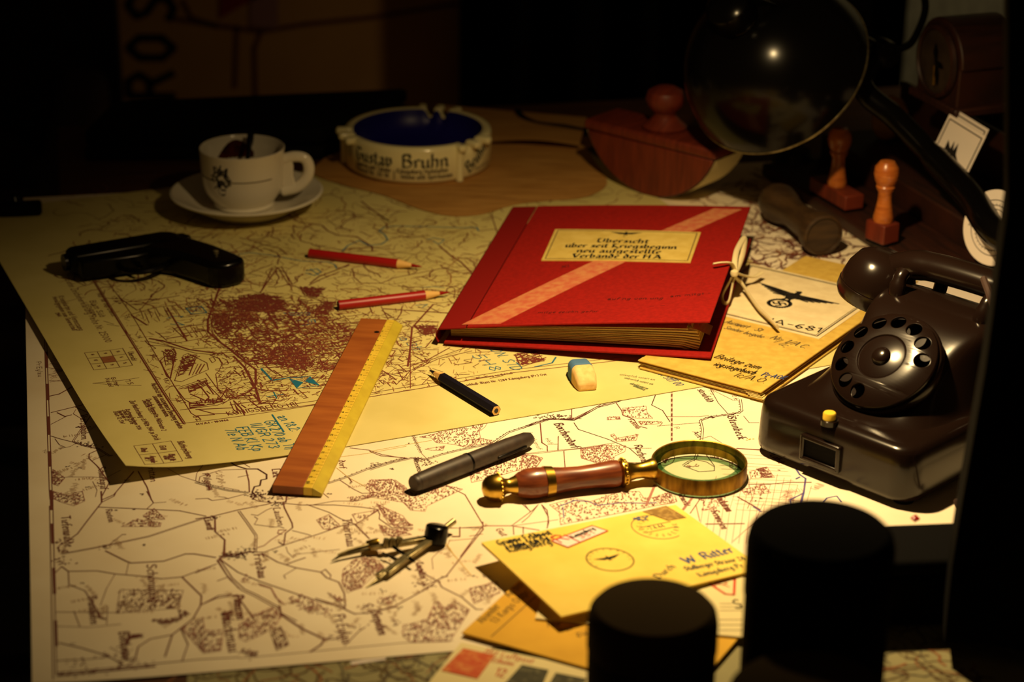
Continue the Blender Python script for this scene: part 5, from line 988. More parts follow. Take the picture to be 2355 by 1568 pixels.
# stack, lowest first
L3 = W(1060,1477,.0025); e3, f3, M3 = envelope('envelope', 'cream envelope with an orange and two dark stamps at the near edge', L3, W(1355,1537,.0025)-L3, None, .155, .1, .0014, env_cream)
I3 = Ink(f3, ['rd','bk','ol','gy','ye'])
def stampq(I, M, z, pts, col, frame_col=None): I.poly([ep(M, *p, z) for p in pts], col)
def stamp(tn, fnx, M, z, pts, mt, nm='postage_stamp'):
    q = [ep(M, *p, z) for p in pts]; vs = [fnx(*p, .0001) for p in q] + [fnx(*p, .0004) for p in q]
    G().add(vs, [(3,2,1,0),(4,5,6,7),(0,1,5,4),(1,2,6,5),(2,3,7,6),(3,0,4,7)]).obj(nm, mt, tn, world=True, smooth=False)
st_orange = mat('orange_stamp', (196,82,36), .85, rgb2=(214,136,70), scale=220, lo=.45, hi=.7); st_dark = mat('dark_stamp', (58,56,36), .85, rgb2=(112,108,76), scale=260, lo=.5, hi=.75); st_olive = mat('olive_stamp', (132,100,44), .85, rgb2=(176,144,74), scale=260, lo=.45, hi=.7)
stamp(e3, f3, M3, .003, [(1015,1541),(1098,1560),(1138,1506),(1066,1490)], st_orange); stamp(e3, f3, M3, .003, [(1160,1572),(1240,1592),(1262,1540),(1200,1528)], st_dark); stamp(e3, f3, M3, .003, [(1252,1592),(1330,1610),(1348,1560),(1278,1546)], st_dark)
def itext(I, M, z, a, b, s, size, col, style='mono', wd=None, sl=0.): a, b = ep(M, *a, z), ep(M, *b, z); I.text(s, a[0], a[1], math.atan2(b[1]-a[1], b[0]-a[0]), size, col, style=style, fit=math.hypot(b[0]-a[0], b[1]-a[1]), wd=wd, slant=sl)
itext(I3, M3, .003, (1112,1500),(1225,1525), "Mit Luftpost", .0036, 'rd', wd=.0005); itext(I3, M3, .003, (1135,1552),(1160,1556), "12", .006, 'rd'); itext(I3, M3, .003, (1130,1520),(1180,1530), "Eilboten", .003, 'rd', wd=.0005)
I3.obj('print', e3)
L4 = W(1300,1330,.0055); e4, f4, M4 = envelope('envelope', 'cream envelope with red stamp mark, under the bright yellow envelope', W(1250,1340,.0045), W(1713,1466,.0045)-W(1305,1430,.0045), None, .155, .052, .0040, env_cream)
e4.location = (*W(1305,1429,.0055).to_2d(), .0040)
p0 = W(1305,1429,.0055); x4 = (W(1713,1466,.0055)-p0).to_2d().normalized(); y4 = V((-x4.y, x4.x)); o4 = p0.to_2d() + y4*.075 + x4*(-.02)
bpy.data.objects.remove(e4.children[0]); bpy.data.objects.remove(e4.children[0]); bpy.data.objects.remove(e4)
e4, f4, M4 = envelope('envelope', 'cream envelope with a red stamp mark, under the bright yellow envelope', o4, x4, None, .155, .075, .0046, env_cream)
I4 = Ink(f4, ['rd','bk','ol','gy'])
rq = [ep(M4, *p, .0058) for p in ((1625,1338),(1690,1332),(1688,1368),(1668,1366))]; I4.line(rq, .0016, 'rd', closed=True); itext(I4, M4, .0058, (1640,1350),(1682,1350), "R", .004, 'rd')
for y in (1388,1396,1404,1425,1437,1449): a, b = ep(M4, 1655, y, .0058), ep(M4, 1706, y, .0058); I4.line([a, b], .0004, 'gy')
itext(I4, M4, .0058, (1690,1400),(1712,1398), "S", .007, 'bk')
I4.obj('print', e4)
L2 = W(1062,1452,.0050); T2 = W(1190,1336,.0050); x2 = (T2-L2).to_2d().normalized(); r2 = V((x2.y, -x2.x)); o2 = L2.to_2d()
e2, f2, M2 = envelope('envelope', 'mustard envelope with written lines beside its edge, between the yellow and the stamped one', o2, x2, None, .115, .15, .0032, env_mustard)
I2 = Ink(f2, ['ol','gy','bk'])
a, b = ep(M2, 1130, 1462, .005), ep(M2, 1234, 1368, .005); I2.line([a, b], .0006, 'ol')
for (p, q, s) in (((1110,1432),(1152,1392),"Absender"),((1140,1432),(1222,1358),"13 Korps Ostpr."),((1172,1372),(1206,1342),"An den"),((1258,1440),(1290,1436),"No"),((1290,1452),(1320,1446),"vor"),((1325,1462),(1352,1456),"zu")): itext(I2, M2, .005, p, q, s, .0036, 'ol', wd=.0005, sl=.2)
I2.obj('print', e2)
L1 = W(1107,1247,.0165); T1 = W(1553,1164,.0065); B1 = W(1305,1404,.0125); x1 = (T1-L1).to_2d().normalized()
e1, f1, M1 = envelope('envelope', 'bright yellow envelope with brown stamp, postmarks and red registration label, uppermost of the pile', L1, x1, None, .150, .102, .0064, env_yellow, lift=.0090)
I1 = Ink(f1, ['bk','rd','ol','pn','gy']); z1 = .010
def e1p(px, py):
    z = .010
    for k in range(6): p = M1.inverted() @ W(px, py, z); z = f1(p.x, p.y)[2]
    return p.x, p.y
q = [e1p(*p) for p in ((1478,1176),(1536,1197),(1578,1190),(1532,1163))]
vs = [f1(*p, .0001) for p in q]+[f1(*p, .0004) for p in q]; G().add(vs, [(3,2,1,0),(4,5,6,7),(0,1,5,4),(1,2,6,5),(2,3,7,6),(3,0,4,7)]).obj('postage_stamp', st_olive, e1, world=True, smooth=False)
q = [e1p(*p) for p in ((1268,1244),(1306,1259),(1398,1221),(1362,1209))]
vs = [f1(*p, .0001) for p in q]+[f1(*p, .0003) for p in q]; G().add(vs, [(3,2,1,0),(4,5,6,7),(0,1,5,4),(1,2,6,5),(2,3,7,6),(3,0,4,7)]).obj('registration_label', white_card, e1, world=True, smooth=False)
I1b = Ink(lambda x, y: f1(x, y, .0006), ['rd','bk'])
I1b.line(q, .0008, 'rd', closed=True); a, b = e1p(1297,1230), e1p(1332,1246); I1b.line([a, b], .0008, 'rd')
def t1(I, a, b, s, size, col, style='mono', wd=None): a, b = e1p(*a), e1p(*b); I.text(s, a[0], a[1], math.atan2(b[1]-a[1], b[0]-a[0]), size, col, style=style, fit=math.hypot(b[0]-a[0], b[1]-a[1]), wd=wd)
t1(I1b, (1288,1250),(1312,1240), "R", .0062, 'rd', wd=.0009); t1(I1b, (1318,1238),(1370,1217), "Königsberg", .0024, 'bk', 'nib'); t1(I1b, (1336,1240),(1372,1226), "351", .0024, 'rd', wd=.0004); I1b.obj('label_print', e1)
for a, b, s in (((1148,1254),(1272,1228),"Gruppe Feldpost"),((1168,1262),(1268,1242),"Festung Stab Ost"),((1172,1270),(1272,1250),"Königsberg"),): t1(I1, a, b, s, .0042, 'bk', 'nib')
t1(I1, (1580,1296),(1692,1268), "W. Ritter", .0056, 'pn', 'nib'); t1(I1, (1578,1312),(1716,1286), "Stolberger Strasse 24", .0034, 'gy', 'nib'); t1(I1, (1610,1326),(1716,1302), "Königsberg Pr.", .0034, 'gy', 'nib'); t1(I1, (1516,1330),(1556,1302), "Durch", .0034, 'gy', 'nib')
def circ(px, py, rx, n=36): 
    c = e1p(px, py); r = abs(e1p(px+rx, py)[0]-c[0]); r = math.hypot(e1p(px+rx, py)[0]-c[0], e1p(px+rx, py)[1]-c[1]); return c, r, [(c[0]+r*math.cos(2*math.pi*k/n), c[1]+r*math.sin(2*math.pi*k/n)) for k in range(n+1)]
c, r, pts = circ(1403,1286,54); I1.line(pts, .0008, 'bk'); eagle(I1, c[0], c[1]+.001, r*.55, 'bk', 0, False)
for k in range(12): a = R(200-20*k); I1.text(random.choice("FELDPOST"), c[0]+r*.82*math.cos(a), c[1]+r*.82*math.sin(a), a-1.57, r*.10, 'ol')
c, r, pts = circ(1513,1211,60); I1.line(pts[4:30], .0006, 'gy'); I1.line([(c[0]-r*.7,c[1]+r*.2),(c[0]+r*.7,c[1]+r*.2)], .0006, 'gy'); I1.line([(c[0]-r*.7,c[1]-r*.25),(c[0]+r*.7,c[1]-r*.25)], .0006, 'gy'); I1.text("-7.4.44", c[0]-r*.5, c[1]-r*.12, 0, r*.18, 'gy')
for k in range(14): a = R(-10-20*k); I1.text(random.choice("KÖNIGSBERG"), c[0]+r*.8*math.cos(a), c[1]+r*.8*math.sin(a), a+1.57, r*.12, 'gy')
for k in range(16): p = e1p(1478+random.uniform(-16,16), 1192+random.uniform(-4,4)); I1.line([p, (p[0]+random.uniform(-.003,.003), p[1]+.001)], .0010, 'pn')
I1.obj('print', e1)
# ------------------------------------------------------------------ dark canisters in front
def canister(label, c, r, h, mt, lid):
    t = thing('canister', label, 'canister', (c[0], c[1], .0012))
    G().lathe([(r*.96,0),(r,.003),(r,h*.72)], 56).obj('body', mt, t)
    G().lathe([(r*1.0,h*.72+.0008),(r*1.015,h*.72+.002),(r*1.015,h-.010),(r*.985,h-.004),(r*.9,h-.0006),(0,h+.0015)], 56).obj('lid', lid, t)
brown_felt2 = mat('dark_brown_felt', (34,22,14), .95, bump=.4, bscale=900, spec=.1); brown_felt = mat('brown_felt', (58,46,26), .95, bump=.4, bscale=900, spec=.1)
canister('shorter dark brown cylindrical canister in front of the envelopes', (.077,1.022), .0348, .097, brown_felt2, brown_felt)
canister('tall black cylindrical canister between the envelopes and the telephone', (.163,1.015), .0385, .148, black_matte, black_matte)
canister('dark canister nearest of all, only its domed lid showing at the lower edge', (.149,.925), .041, .106, black_matte, brown_felt)
bx = thing('leather_case', 'dark leather case with a tiny red bead, behind the tall black canister', 'case', (.258,1.196,.0012), (0,0,R(6)))
G().box((0,0,.018),(.105,.05,.036)).obj('body', black_matte, bx, bevel=.006, seg=3); G().box((0,0,.0405),(.107,.052,.010)).obj('lid', black_matte, bx, bevel=.004, seg=3)
bead = mat('red_bead', (150,10,14), .3); G().lathe([(0,-.003),(.003,0),(0,.003)], 14, Matrix.Translation(ROOT[bx.name].inverted() @ W(2105,1192,.048))).obj('bead', bead, bx)
# black coat hung at the right
ctY = 1.13
prof_ = [(2318,-420),(2318,480),(2300,600),(2284,720),(2266,850),(2240,1000),(2212,1160),(2190,1300),(2172,1480)]
pw = [WY(a, b, ctY) for a, b in prof_]
def coatfn(u, v):
    i = min(int(v*(len(pw)-1)), len(pw)-2); t = v*(len(pw)-1)-i; p = pw[i]*(1-t)+pw[i+1]*t
    return V((p.x + u*.30, p.y + .018*math.sin(u*14+v*2)*min(1,u*4), max(p.z, .006)))
ct = thing('coat', 'black coat hanging at the right edge of the view beside the telephone', 'coat', (pw[-1].x+.15, ctY, .0012))
g = G(); g.grid(coatfn, 24, 24); g.grid(lambda u, v: coatfn(u, v)+V((.004 if u == 0 else 0, .03, 0)), 24, 24); g.grid(lambda u, v: coatfn(0, v)+V((.004*u, .03*u, 0)), 1, 24)
g.obj('cloth', black_matte, ct, world=True)
G().tube([pw[0]+V((.02,.015,.006)), pw[0]+V((.28,.015,.006))], .008, 10).obj('hanger', black_paint, ct, world=True)
for x in (.06,.24): G().tube([(pw[0].x+x, ctY+.042, .0), (pw[0].x+x, ctY+.042, pw[0].z+.01)], .007, 10).obj('stand_rod', black_paint, ct, world=True)
# ------------------------------------------------------------------ rocker blotter
c0, c1 = W(1350,300,.052), W(1640,372,.052); bd_ = (c1-c0).to_2d().normalized(); bn = V((-bd_.y, bd_.x)); mid = ((c0+c1)/2).to_2d(); Lc = (c1-c0).to_2d().length; th_ = .050
bl_ = thing('rocker_blotter', 'reddish wooden rocker blotter with a turned knob, behind the red folder', 'blotter', (*(mid+bn*th_/2), .0022), (0,0,math.atan2(bd_.y, bd_.x)))
hr = .0505; Rr = ((Lc/2)**2+hr**2)/(2*hr)
half = math.asin(Lc/2/Rr)
arcpts = [(Rr*math.sin(a), Rr-Rr*math.cos(a)) for a in [(-half+2*half*i/24) for i in range(25)]]
Mb = Matrix.Rotation(math.pi/2, 4, 'X')
G().prism(arcpts, -th_/2, th_/2, Mb).obj('rocker', red_wood, bl_, bevel=.0012)
vs = []; 
for x, z in arcpts: n_ = V((x, z-Rr)).normalized()*.0012; vs += [(x+n_.x, -th_/2+.0015, z+n_.y),(x+n_.x, th_/2+.001, z+n_.y)]
vs += [(x, y, z) for x, z in arcpts for y in (-th_/2+.0015, th_/2+.001)]
g = G(); g.add(vs, [(2*i, 2*i+1, 2*i+3, 2*i+2) for i in range(24)]); g.obj('blotting_paper', env_cream, bl_)
G().box((0,0,hr+.006),(Lc+.006, th_+.004, .010)).obj('top_plate', red_wood, bl_, bevel=.003, seg=3)
G().lathe([(.020,hr+.011),(.022,hr+.014),(.016,hr+.018),(.0105,hr+.024),(.0105,hr+.027),(.017,hr+.034),(.0195,hr+.041),(.017,hr+.048),(.009,hr+.0525),(0,hr+.0535)], 40).obj('knob', red_wood, bl_)
# ------------------------------------------------------------------ stamp rack
ru_ = V((.344,-.939)).normalized(); rw_ = V((.939,.344)).normalized(); ro = W(1751,402,.002).to_2d()
rk = thing('stamp_rack', 'dark walnut desk rack with a low front tray and partitions at the back right', 'rack', (ro.x, ro.y, .0022), (0,0,math.atan2(ru_.y, ru_.x)))
RM = ROOT[rk.name]; RMi = RM.inverted()     # local x along the tray towards the viewer, local y into the rack
G().box((.155,.032,.006),(.31,.064,.012)).obj('tray', dark_wood, rk, bevel=.002)
G().box((.155,.105,.018),(.31,.082,.036)).obj('step', dark_wood, rk, bevel=.002)
G().box((.155,.195,.006),(.31,.098,.012)).obj('base_board', dark_wood, rk, bevel=.002)
G().box((.155,.245,.055),(.31,.010,.110)).obj('back_board', dark_wood, rk, bevel=.002)
def part_(x, h0, h1): 
    G().add([(x-.004,.147,.012),(x-.004,.240,.012),(x-.004,.240,h1),(x-.004,.147,h0),(x+.004,.147,.012),(x+.004,.240,.012),(x+.004,.240,h1),(x+.004,.147,h0)], [(0,1,2,3),(7,6,5,4),(0,3,7,4),(1,5,6,2),(3,2,6,7),(0,4,5,1)]).obj('partition', dark_wood, rk, bevel=.001, smooth=False)
for x, a, b_ in ((.004,.060,.100),(.155,.060,.100),(.306,.060,.100)): part_(x, a, b_)
G().box((.155,.150,.048),(.30,.006,.072)).obj('front_board', dark_wood, rk, bevel=.001)
def onrack(px, py, z): return RMi @ W(px, py, z)
# ------------------------------------------------------------------ rubber stamps
def stamp_tool(label, base, topx, blk, bang, hs):
    p = W(*base, .0150); t = thing('rubber_stamp', label, 'stamp', (p.x, p.y, .0143), (0,0,bang))
    G().box((0,0,.0012),(blk[0]*.94, blk[1]*.9,.0024)).obj('rubber_pad', black_matte, t)
    G().box((0,0,.0024+blk[2]/2),(blk[0],blk[1],blk[2])).obj('block', orange_wood if hs > 1 else red_wood, t, bevel=.0012)
    z = .0024+blk[2]; k = hs
    G().lathe([(.0085,z),(.0092,z+.004),(.0078,z+.010),(.0062,z+.020),(.0060,z+.027),(.0082,z+.031),(.0086,z+.0325),(.0078,z+.034),(.0098,z+.038),(.0112,z+.044),(.0104,z+.0505),(.0066,z+.0555),(0,z+.057)], 32, Matrix.Diagonal((k if False else 1,1,1,1))).obj('handle', orange_wood, t)
stamp_tool('wooden rubber stamp with long block, farther one on the tray of the rack', (1922,462), None, (.066,.020,.014), math.atan2(ru_.y, ru_.x)+.05, 1)
stamp_tool('wooden rubber stamp with square block, nearer one on the tray of the rack', (2027,556), None, (.024,.019,.018), math.atan2(ru_.y, ru_.x)+.25, 1)
s0, s1 = W(1790,470,.020), W(1893,548,.019); sd = (s1-s0)
se = thing('hand_seal', 'dark turned wooden hand seal lying on its side before the rack', 'stamp', (s0.x, s0.y, .0022), (0,0,math.atan2(sd.y, sd.x)))
M = Matrix.Translation((-.018,0,.0195)) @ Matrix.Rotation(math.pi/2, 4, 'Y'); SL = sd.to_2d().length+.018
dk2 = mat('dark_turned_wood', (66,46,24), .5, rgb2=(46,30,16), scale=40, stretch=(1,1,6))
G().lathe([(0,0),(.010,.002),(.0165,.009),(.0185,.019),(.0170,.030),(.0140,.040),(.0125,.052),(.0130,.062),(.0150,SL-.016)], 40, M).obj('handle', dk2, se)
G().lathe([(.0150,SL-.016),(.0185,SL-.013),(.0195,SL-.006),(.0190,SL),(.0165,SL+.001),(.0160,SL-.001),(0,SL-.001)], 40, M).obj('seal_head', dk2, se)
# ------------------------------------------------------------------ inkwell
ip = W(1832,398,.003); iw = thing('inkwell', 'small round glass inkwell in front of the lamp shade', 'inkwell', (ip.x-.002, ip.y+.012, .0024))
G().lathe([(.020,0),(.0215,.002),(.0220,.010),(.0170,.018),(.0165,.021),(.0135,.021),(.0130,.018),(.0180,.010),(.0180,.005),(0,.004)], 48).obj('glass_body', bowl_glass, iw)
G().lathe([(.0172,.006),(.0172,.0075),(0,.0075)], 32).obj('ink', ink_black, iw)
# ------------------------------------------------------------------ blond wooden block, cards, disc, clock on the rack
q = W(2042,316,.040); wb = thing('card_holder', 'pale oval wooden card holder with a slot, on the dark rack behind the lamp arm', 'holder', (q.x, q.y, .0384), (0,0,R(-38)))
el_ = [(.0165*math.cos(2*math.pi*k/32), .0215+.0215*math.sin(2*math.pi*k/32)) for k in range(32)]
for o_, sc_ in ((-.006,1.0),(.006,.92)): G().prism([(x*sc_, y*sc_) for x, y in el_], o_-.0045, o_+.0045, Matrix.Rotation(math.pi/2, 4, 'X')).obj('cheek', blond_wood, wb, bevel=.003, seg=3)
G().box((0,0,.010),(.018,.016,.016)).obj('core', dark_wood, wb)
def card(label, a, b, drop, off):
    A_, B_ = WY(*a, 1.885+off), WY(*b, 1.845+off); dx = (B_-A_); dxy = V((dx.x, dx.y, 0)).normalized(); up_ = (V((0,0,1))+V((rw_.x, rw_.y, 0))*.35).normalized()
    t = thing('card', label, 'card', tuple(A_), (0,0,0)); w_ = dx.length
    Mc = frame((0,0,0), dx, -up_); g = G(); g.box((w_/2, drop/2, 0),(w_, drop, .0005), Mc); g.obj('card_sheet', white_card, t, smooth=False)
    Icard = Ink(lambda u, v: tuple(A_ + (Mc @ V((u, v, -.0004 if (Mc @ V((0,0,1))).y > 0 else .0004)))), ['bk'])
    Icard.line([(.003,drop),(.003,.0035),(w_-.003,.0035),(w_-.003,drop)], .0011, 'bk'); return t, Icard, w_
t, ic, w_ = card('white bordered card behind another one in the dark rack', (2195,249), (2275,298), .05, .012); ic.obj('border_print', t)
t, ic, w_ = card('white bordered card with black figure print, front one in the dark rack', (2184,262), (2268,314), .05, .0)
ic.poly([(.012,.050),(.012,.020),(.018,.026),(.019,.018),(.022,.026),(.024,.018),(.027,.028),(.036,.036),(.036,.050)], 'bk'); ic.obj('figure_print', t)
dcn = (V((-rw_.x, -rw_.y, .35)) + V((-.10,-.5,0))).normalized(); dcp = WY(2288,524,1.762)
dc = thing('graduated_disc', 'white round disc with printed rings and figures, leaning on the dark rack', 'disc', tuple(dcp), (0,0,0))
Md = axisM((0,0,0), dcn, (0,0,1)); G().lathe([(.0,-.001),(.0325,-.001),(.033,0),(.0325,.001),(0,.001)], 64, Md).obj('disc', white_card, dc)
Di = Ink(lambda u, v: tuple(dcp + Md @ V((u, v, .0013))), ['bk'])
for r in (.024,.0195,.016): Di.line([(r*math.cos(k*.13), r*math.sin(k*.13)) for k in range(50)], .0006, 'bk')
for k in range(36): a = k*math.pi/18; Di.line([(.0195*math.cos(a), .0195*math.sin(a)),(.021*math.cos(a), .021*math.sin(a))], .0004, 'bk')
Di.text("72", -.0228, -.006, 1.4, .0026, 'bk', wd=.0005); Di.obj('ring_print', dc)
G().lathe([(.014,-dcp.z+.0024),(.014,-dcp.z+.006),(.004,-dcp.z+.009),(.003,-.030),(.0,-.029)], 20).obj('stand', gun_metal, dc)
ck0 = WY(2160,140,1.93); ckn = V((-rw_.x, -rw_.y, 0)); ck = thing('mantel_clock', 'dark wooden round-topped table clock on the rack, its dial turned to the left', 'clock', (ck0.x, ck0.y, .112), (0,0,math.atan2(ckn.y, ckn.x)))
cz = ck0.z-.112; outl = [(-.036,0),(.036,0),(.036,cz)] + [(.040*math.cos(R(a)), cz+.040*math.sin(R(a))) for a in range(0,181,12)] + [(-.036,cz)]
Mk = Matrix((( 0,0,1,0),(1,0,0,0),(0,1,0,0),(0,0,0,1)))
G().prism(outl, -.060, 0, Mk).obj('case', dark_wood, ck, bevel=.004, seg=3)
G().ring([(.031,.0),(.034,.002),(.033,.005),(.030,.006),(.029,.004)], 48, Matrix.Translation((0,0,cz)) @ Matrix.Rotation(math.pi/2, 4, 'Y')).obj('bezel', dark_wood, ck)
face = mat('clock_dial', (58,46,34), .5, rgb2=(40,30,22), scale=60); G().lathe([(.030,.0006),(.030,.002),(0,.002)], 48, Matrix.Translation((0,0,cz)) @ Matrix.Rotation(math.pi/2, 4, 'Y')).obj('dial', face, ck)
for a, l in ((R(100),.016),(R(-15),.013),(R(-75),.022)): G().box((.0035, l/2*math.cos(a), cz+l/2*math.sin(a)),(.0008,.0040,l), Matrix.Translation((0,0,0)) if False else None).obj('hand', black_paint, ck) if False else G().tube([(.0035,0,cz),(.0035, l*.55*math.cos(a), cz+l*.55*math.sin(a)),(.0035, l*math.cos(a), cz+l*math.sin(a))], [.0010,.0024,.0004], 8).obj('hand', black_paint, ck)
G().tube([(.0045,.0,cz-.004),(.0045,.001,cz-.022)], .0012, 8).obj('pointer', brass_aged, ck)
G().box((-.03,0,.004),(.070,.085,.008)).obj('plinth', dark_wood, ck, bevel=.002)
# ------------------------------------------------------------------ desk lamp
sC = WY(1790,160,1.935); od = V((.50,.55,-.67)).normalized()
la_ = thing('desk_lamp', 'black enamelled desk lamp with a round shade on a curved arm, unlit', 'lamp', (.47,1.66,.0022))
LMi = ROOT[la_.name].inverted(); Ms = axisM(sC, od, (0,0,1)); rs_ = .087
shade = [(rs_*.18,-rs_*.985)]+[(rs_*math.cos(R(a)), rs_*math.sin(R(a))) for a in range(-78,1,6)]
inner = [((rs_-.0016)*math.cos(R(a)), (rs_-.0016)*math.sin(R(a))) for a in range(0,-79,-6)]
G().lathe(shade, 64, LMi @ Ms, cap=False).obj('shade', black_paint, la_)
G().lathe([(r*.982, z*.982) for r, z in shade][::-1], 64, LMi @ Ms, cap=False).obj('shade_lining', cream_glaze, la_)
G().ring([(rs_-.0018,-.0008),(rs_+.0006,-.0008),(rs_+.0010,.0008),(rs_-.0014,.0012)], 72, LMi @ Ms).obj('rim', steel, la_)
G().lathe([(.016,-rs_*1.0),(.020,-rs_*1.06),(.020,-rs_*1.30),(.014,-rs_*1.36),(0,-rs_*1.37)], 32, LMi @ Ms).obj('socket', black_paint, la_)
G().lathe([(0,-.012),(.020,-.018),(.026,-.036),(.018,-.056),(.012,-.074)], 28, LMi @ Ms).obj('bulb', ceramic, la_)
top = Ms @ V((0,0,-rs_*1.25)); j0 = WY(2030,120,1.96)
G().lathe([(0,-.014),(.012,-.012),(.013,0),(.012,.012),(0,.014)], 24, LMi @ axisM(j0, (.4,-1,0))).obj('joint', black_paint, la_)
G().tube(smooth([LMi @ p for p in (top, top+V((.03,.0,.012)), j0+V((-.01,.0,.006)), j0)], 6), .006, 12).obj('yoke', black_paint, la_)
ap = [LMi @ p for p in (j0, WY(1985,200,1.93), WY(2060,272,1.90), WY(2150,365,1.85), WY(2230,450,1.79), WY(2290,535,1.73))] + [V((-.03,.03,.050)), V((-.005,.005,.030)), V((0,0,.012))]
G().tube(smooth(ap, 7), [.0085]*7+[.0105]*14+[.0125]*36, 14).obj('arm', black_paint, la_)
G().lathe([(.070,0),(.072,.004),(.066,.010),(.030,.016),(.018,.022),(.014,.034),(0,.036)], 48).obj('base', black_paint, la_)
G().tube(smooth([LMi @ p for p in (WY(2122,-30,2.0), WY(2128,20,2.0), WY(2112,70,2.0), WY(2088,105,1.98), WY(2040,120,1.96))], 6), .0035, 8).obj('cable', black_matte, la_)
# ------------------------------------------------------------------ things behind
cb = G().tube(smooth([W(1190,256,.006), W(1205,272,.006), W(1240,286,.006), W(1300,293,.007), W(1350,302,.006), W(1420,310,.006)], 6), .0034, 8); tag(cb.obj('cable', black_matte), 'black cable curving over the brown paper behind the ashtray', 'cable')
cs = thing('writing_case', 'flat black leather writing case lying behind the coffee cup', 'case', (-.29,2.16,.0012))
pc = [(-.432,2.088),(-.192,2.098),(-.112,2.255),(-.42,2.195)]
G().prism([(x+.29, y-2.16) for x, y in pc], .0, .014).obj('lower_cover', black_leather, cs, bevel=.004, seg=3)
G().prism([((x+.29)*.99, (y-2.16)*.99) for x, y in pc], .0145, .032).obj('upper_cover', black_leather, cs, bevel=.005, seg=3)
G().box((-.02,-.067,.016),(.022,.004,.012)).obj('clasp', gun_metal, cs, bevel=.001)
sp_ = thing('paperweight', 'small flat black paperweight at the far left corner of the desk', 'paperweight', (*W(35,497,.0).to_2d(), ZU+.0002), (0,0,.2))
G().box((0,0,.005),(.05,.022,.010)).obj('slab', black_leather, sp_, bevel=.003); G().lathe([(.004,.010),(.006,.014),(.004,.018),(0,.0185)], 16).obj('knob', black_paint, sp_)
# armchair at the far left
ch = thing('armchair', 'dark brown leather chair with a high back, far left behind the desk', 'chair', (-.88,2.86,-.76), (0,0,R(8)))
def chb(u, v): x = -.34+.68*u; z = .45+.85*v; return V((x, .03*math.cos((u-.5)*3.0)-.10*v, z-.06*abs(u-.5)**2*4*(v > .98)))
G().sheet(chb, 16, 12, .0).obj('back_front', chair_leather, ch); 
bk = G(); bk.box((0,.06,.87),(.68,.10,.86)); bk.obj('back', chair_leather, ch, bevel=.04, seg=4)
G().box((0,-.26,.40),(.62,.60,.12)).obj('seat', chair_leather, ch, bevel=.03, seg=3)
for x in (-.29,.29):
    G().box((x,-.25,.60),(.07,.56,.07)).obj('armrest', chair_leather, ch, bevel=.02, seg=3)
    for y in (-.52,.04): G().box((x,y,.17),(.05,.05,.34)).obj('leg', dark_wood, ch, bevel=.004)
    G().box((x,-.48,.51),(.05,.05,.16)).obj('arm_post', dark_wood, ch, bevel=.004)
bpy.data.objects.remove(ch.children[0]) if ch.children[0].name.startswith('back_front') else None
# wall map
wm = thing('wall_map', 'large tan map with big dark letters hanging on the back wall', 'map', (-.33,3.098,.1))
x0, x1 = WY(258,100,3.09).x, WY(1056,100,3.09).x
G().box(((x0+x1)/2+.33, 0, -.05),(x1-x0,.003,1.2)).obj('sheet', wallmap_mat, wm, smooth=False)
WI = Ink(lambda u, v: (u, 3.0955, v), ['bk','br','rd'])
def wp_(px, py): p = WY(px, py, 3.0955); return p.x, p.z
for s, a, b in (("R",(402,232),(402,160)),("O",(402,142),(402,74)),("S",(402,52),(402,-20))):
    p, q = wp_(*a), wp_(*b); WI.text(s, p[0], p[1], math.pi/2, .0415, 'bk', wd=.011, fit=abs(q[1]-p[1]))
for l in (((390,40),(480,55),(600,72),(700,55),(850,40),(1050,8)), ((600,75),(585,110),(588,230)), ((545,60),(540,200)), ((420,0),(440,40),(500,60))): WI.line([wp_(*p) for p in l], .006, 'br')
red_patch = mat('red_patch_print', (150,20,26), .9); pink_patch = mat('pink_patch_print', (170,120,110), .9)
WI.obj('lettering', wm)
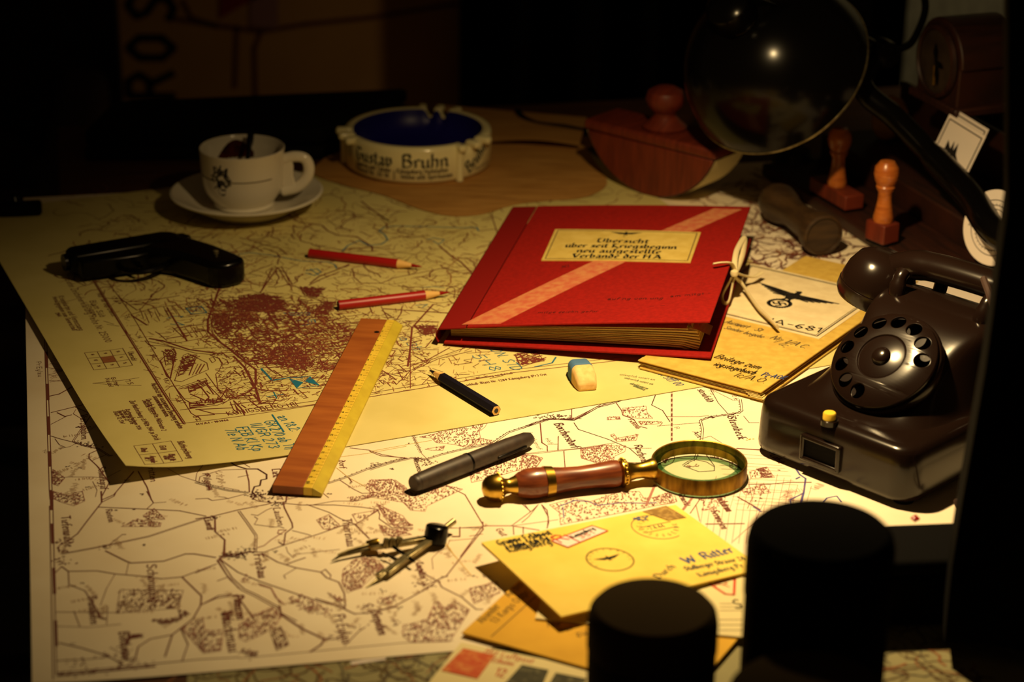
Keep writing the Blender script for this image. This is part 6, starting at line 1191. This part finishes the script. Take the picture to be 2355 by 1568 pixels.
def wpatch(nm, pts, mt): q = [wp_(*p) for p in pts]; G().add([(x, 3.0950, z) for x, z in q], [tuple(range(len(q)))]).obj(nm, mt, wm, world=True, smooth=False)
wpatch('pink_field', [(575,60),(640,66),(640,-10),(575,-10)], pink_patch); wpatch('red_field', [(506,42),(560,10),(610,-12),(506,-12)], red_patch)

# dark curtain at the back, added to blacken the wall beside the map
def curt(u, v): x = WY(1058,100,3.03).x + u*(WY(2072,100,3.03).x-WY(1058,100,3.03).x); return V((x, 3.03 + .022*math.sin(u*42) + .012*math.sin(u*17+1), -.74 + 2.2*v))
cu3 = thing('curtain', 'added black curtain darkening the back wall beside the wall map', 'curtain', (.25,3.03,-.75))
dark_cloth = mat('dark_cloth', (7,5,5), .95, spec=.05)
G().grid(curt, 90, 4).obj('cloth', dark_cloth, cu3, world=True)
G().tube([(-.12,3.03,1.47),(.62,3.03,1.47)], .012, 10).obj('curtain_rod', dark_wood, cu3, world=True)
# ------------------------------------------------------------------ pieces that belong to a part
def under(root, part, *names):
    ps = [o for o in root.children if o.name.split('.')[0] == part]
    for o in list(root.children):
        if o.name.split('.')[0] in names and ps and o is not ps[0]: o.parent = ps[0]
under(ph, 'dial_housing', 'finger_wheel', 'digits', 'dial_centre', 'dial_knob'); under(ph, 'base_housing', 'plate_frame', 'name_plate', 'button', 'button_collar')
under(fo, 'front_cover', 'diagonal_tape', 'label', 'label_print', 'cover_handwriting'); under(no, 'front_cover', 'eagle_label', 'cover_print')
for e_ in (e1, e2, e3, e4): under(e_, 'front_leaf', 'postage_stamp', 'registration_label', 'label_print', 'print')
under(la_, 'shade', 'shade_lining', 'rim', 'bulb', 'socket'); under(gu, 'slide', 'muzzle'); under(gu, 'grip', 'grip_screw'); under(cu_, 'bowl', 'crest_print', 'coffee_stain'); under(at, 'wall', 'lettering'); under(mg, 'grip', 'band'); under(ck, 'case', 'bezel', 'dial', 'hand', 'pointer')
for q in (um, bm, lm): under(q, 'paper', 'print')
under(mg, 'lens', 'refraction_ring')
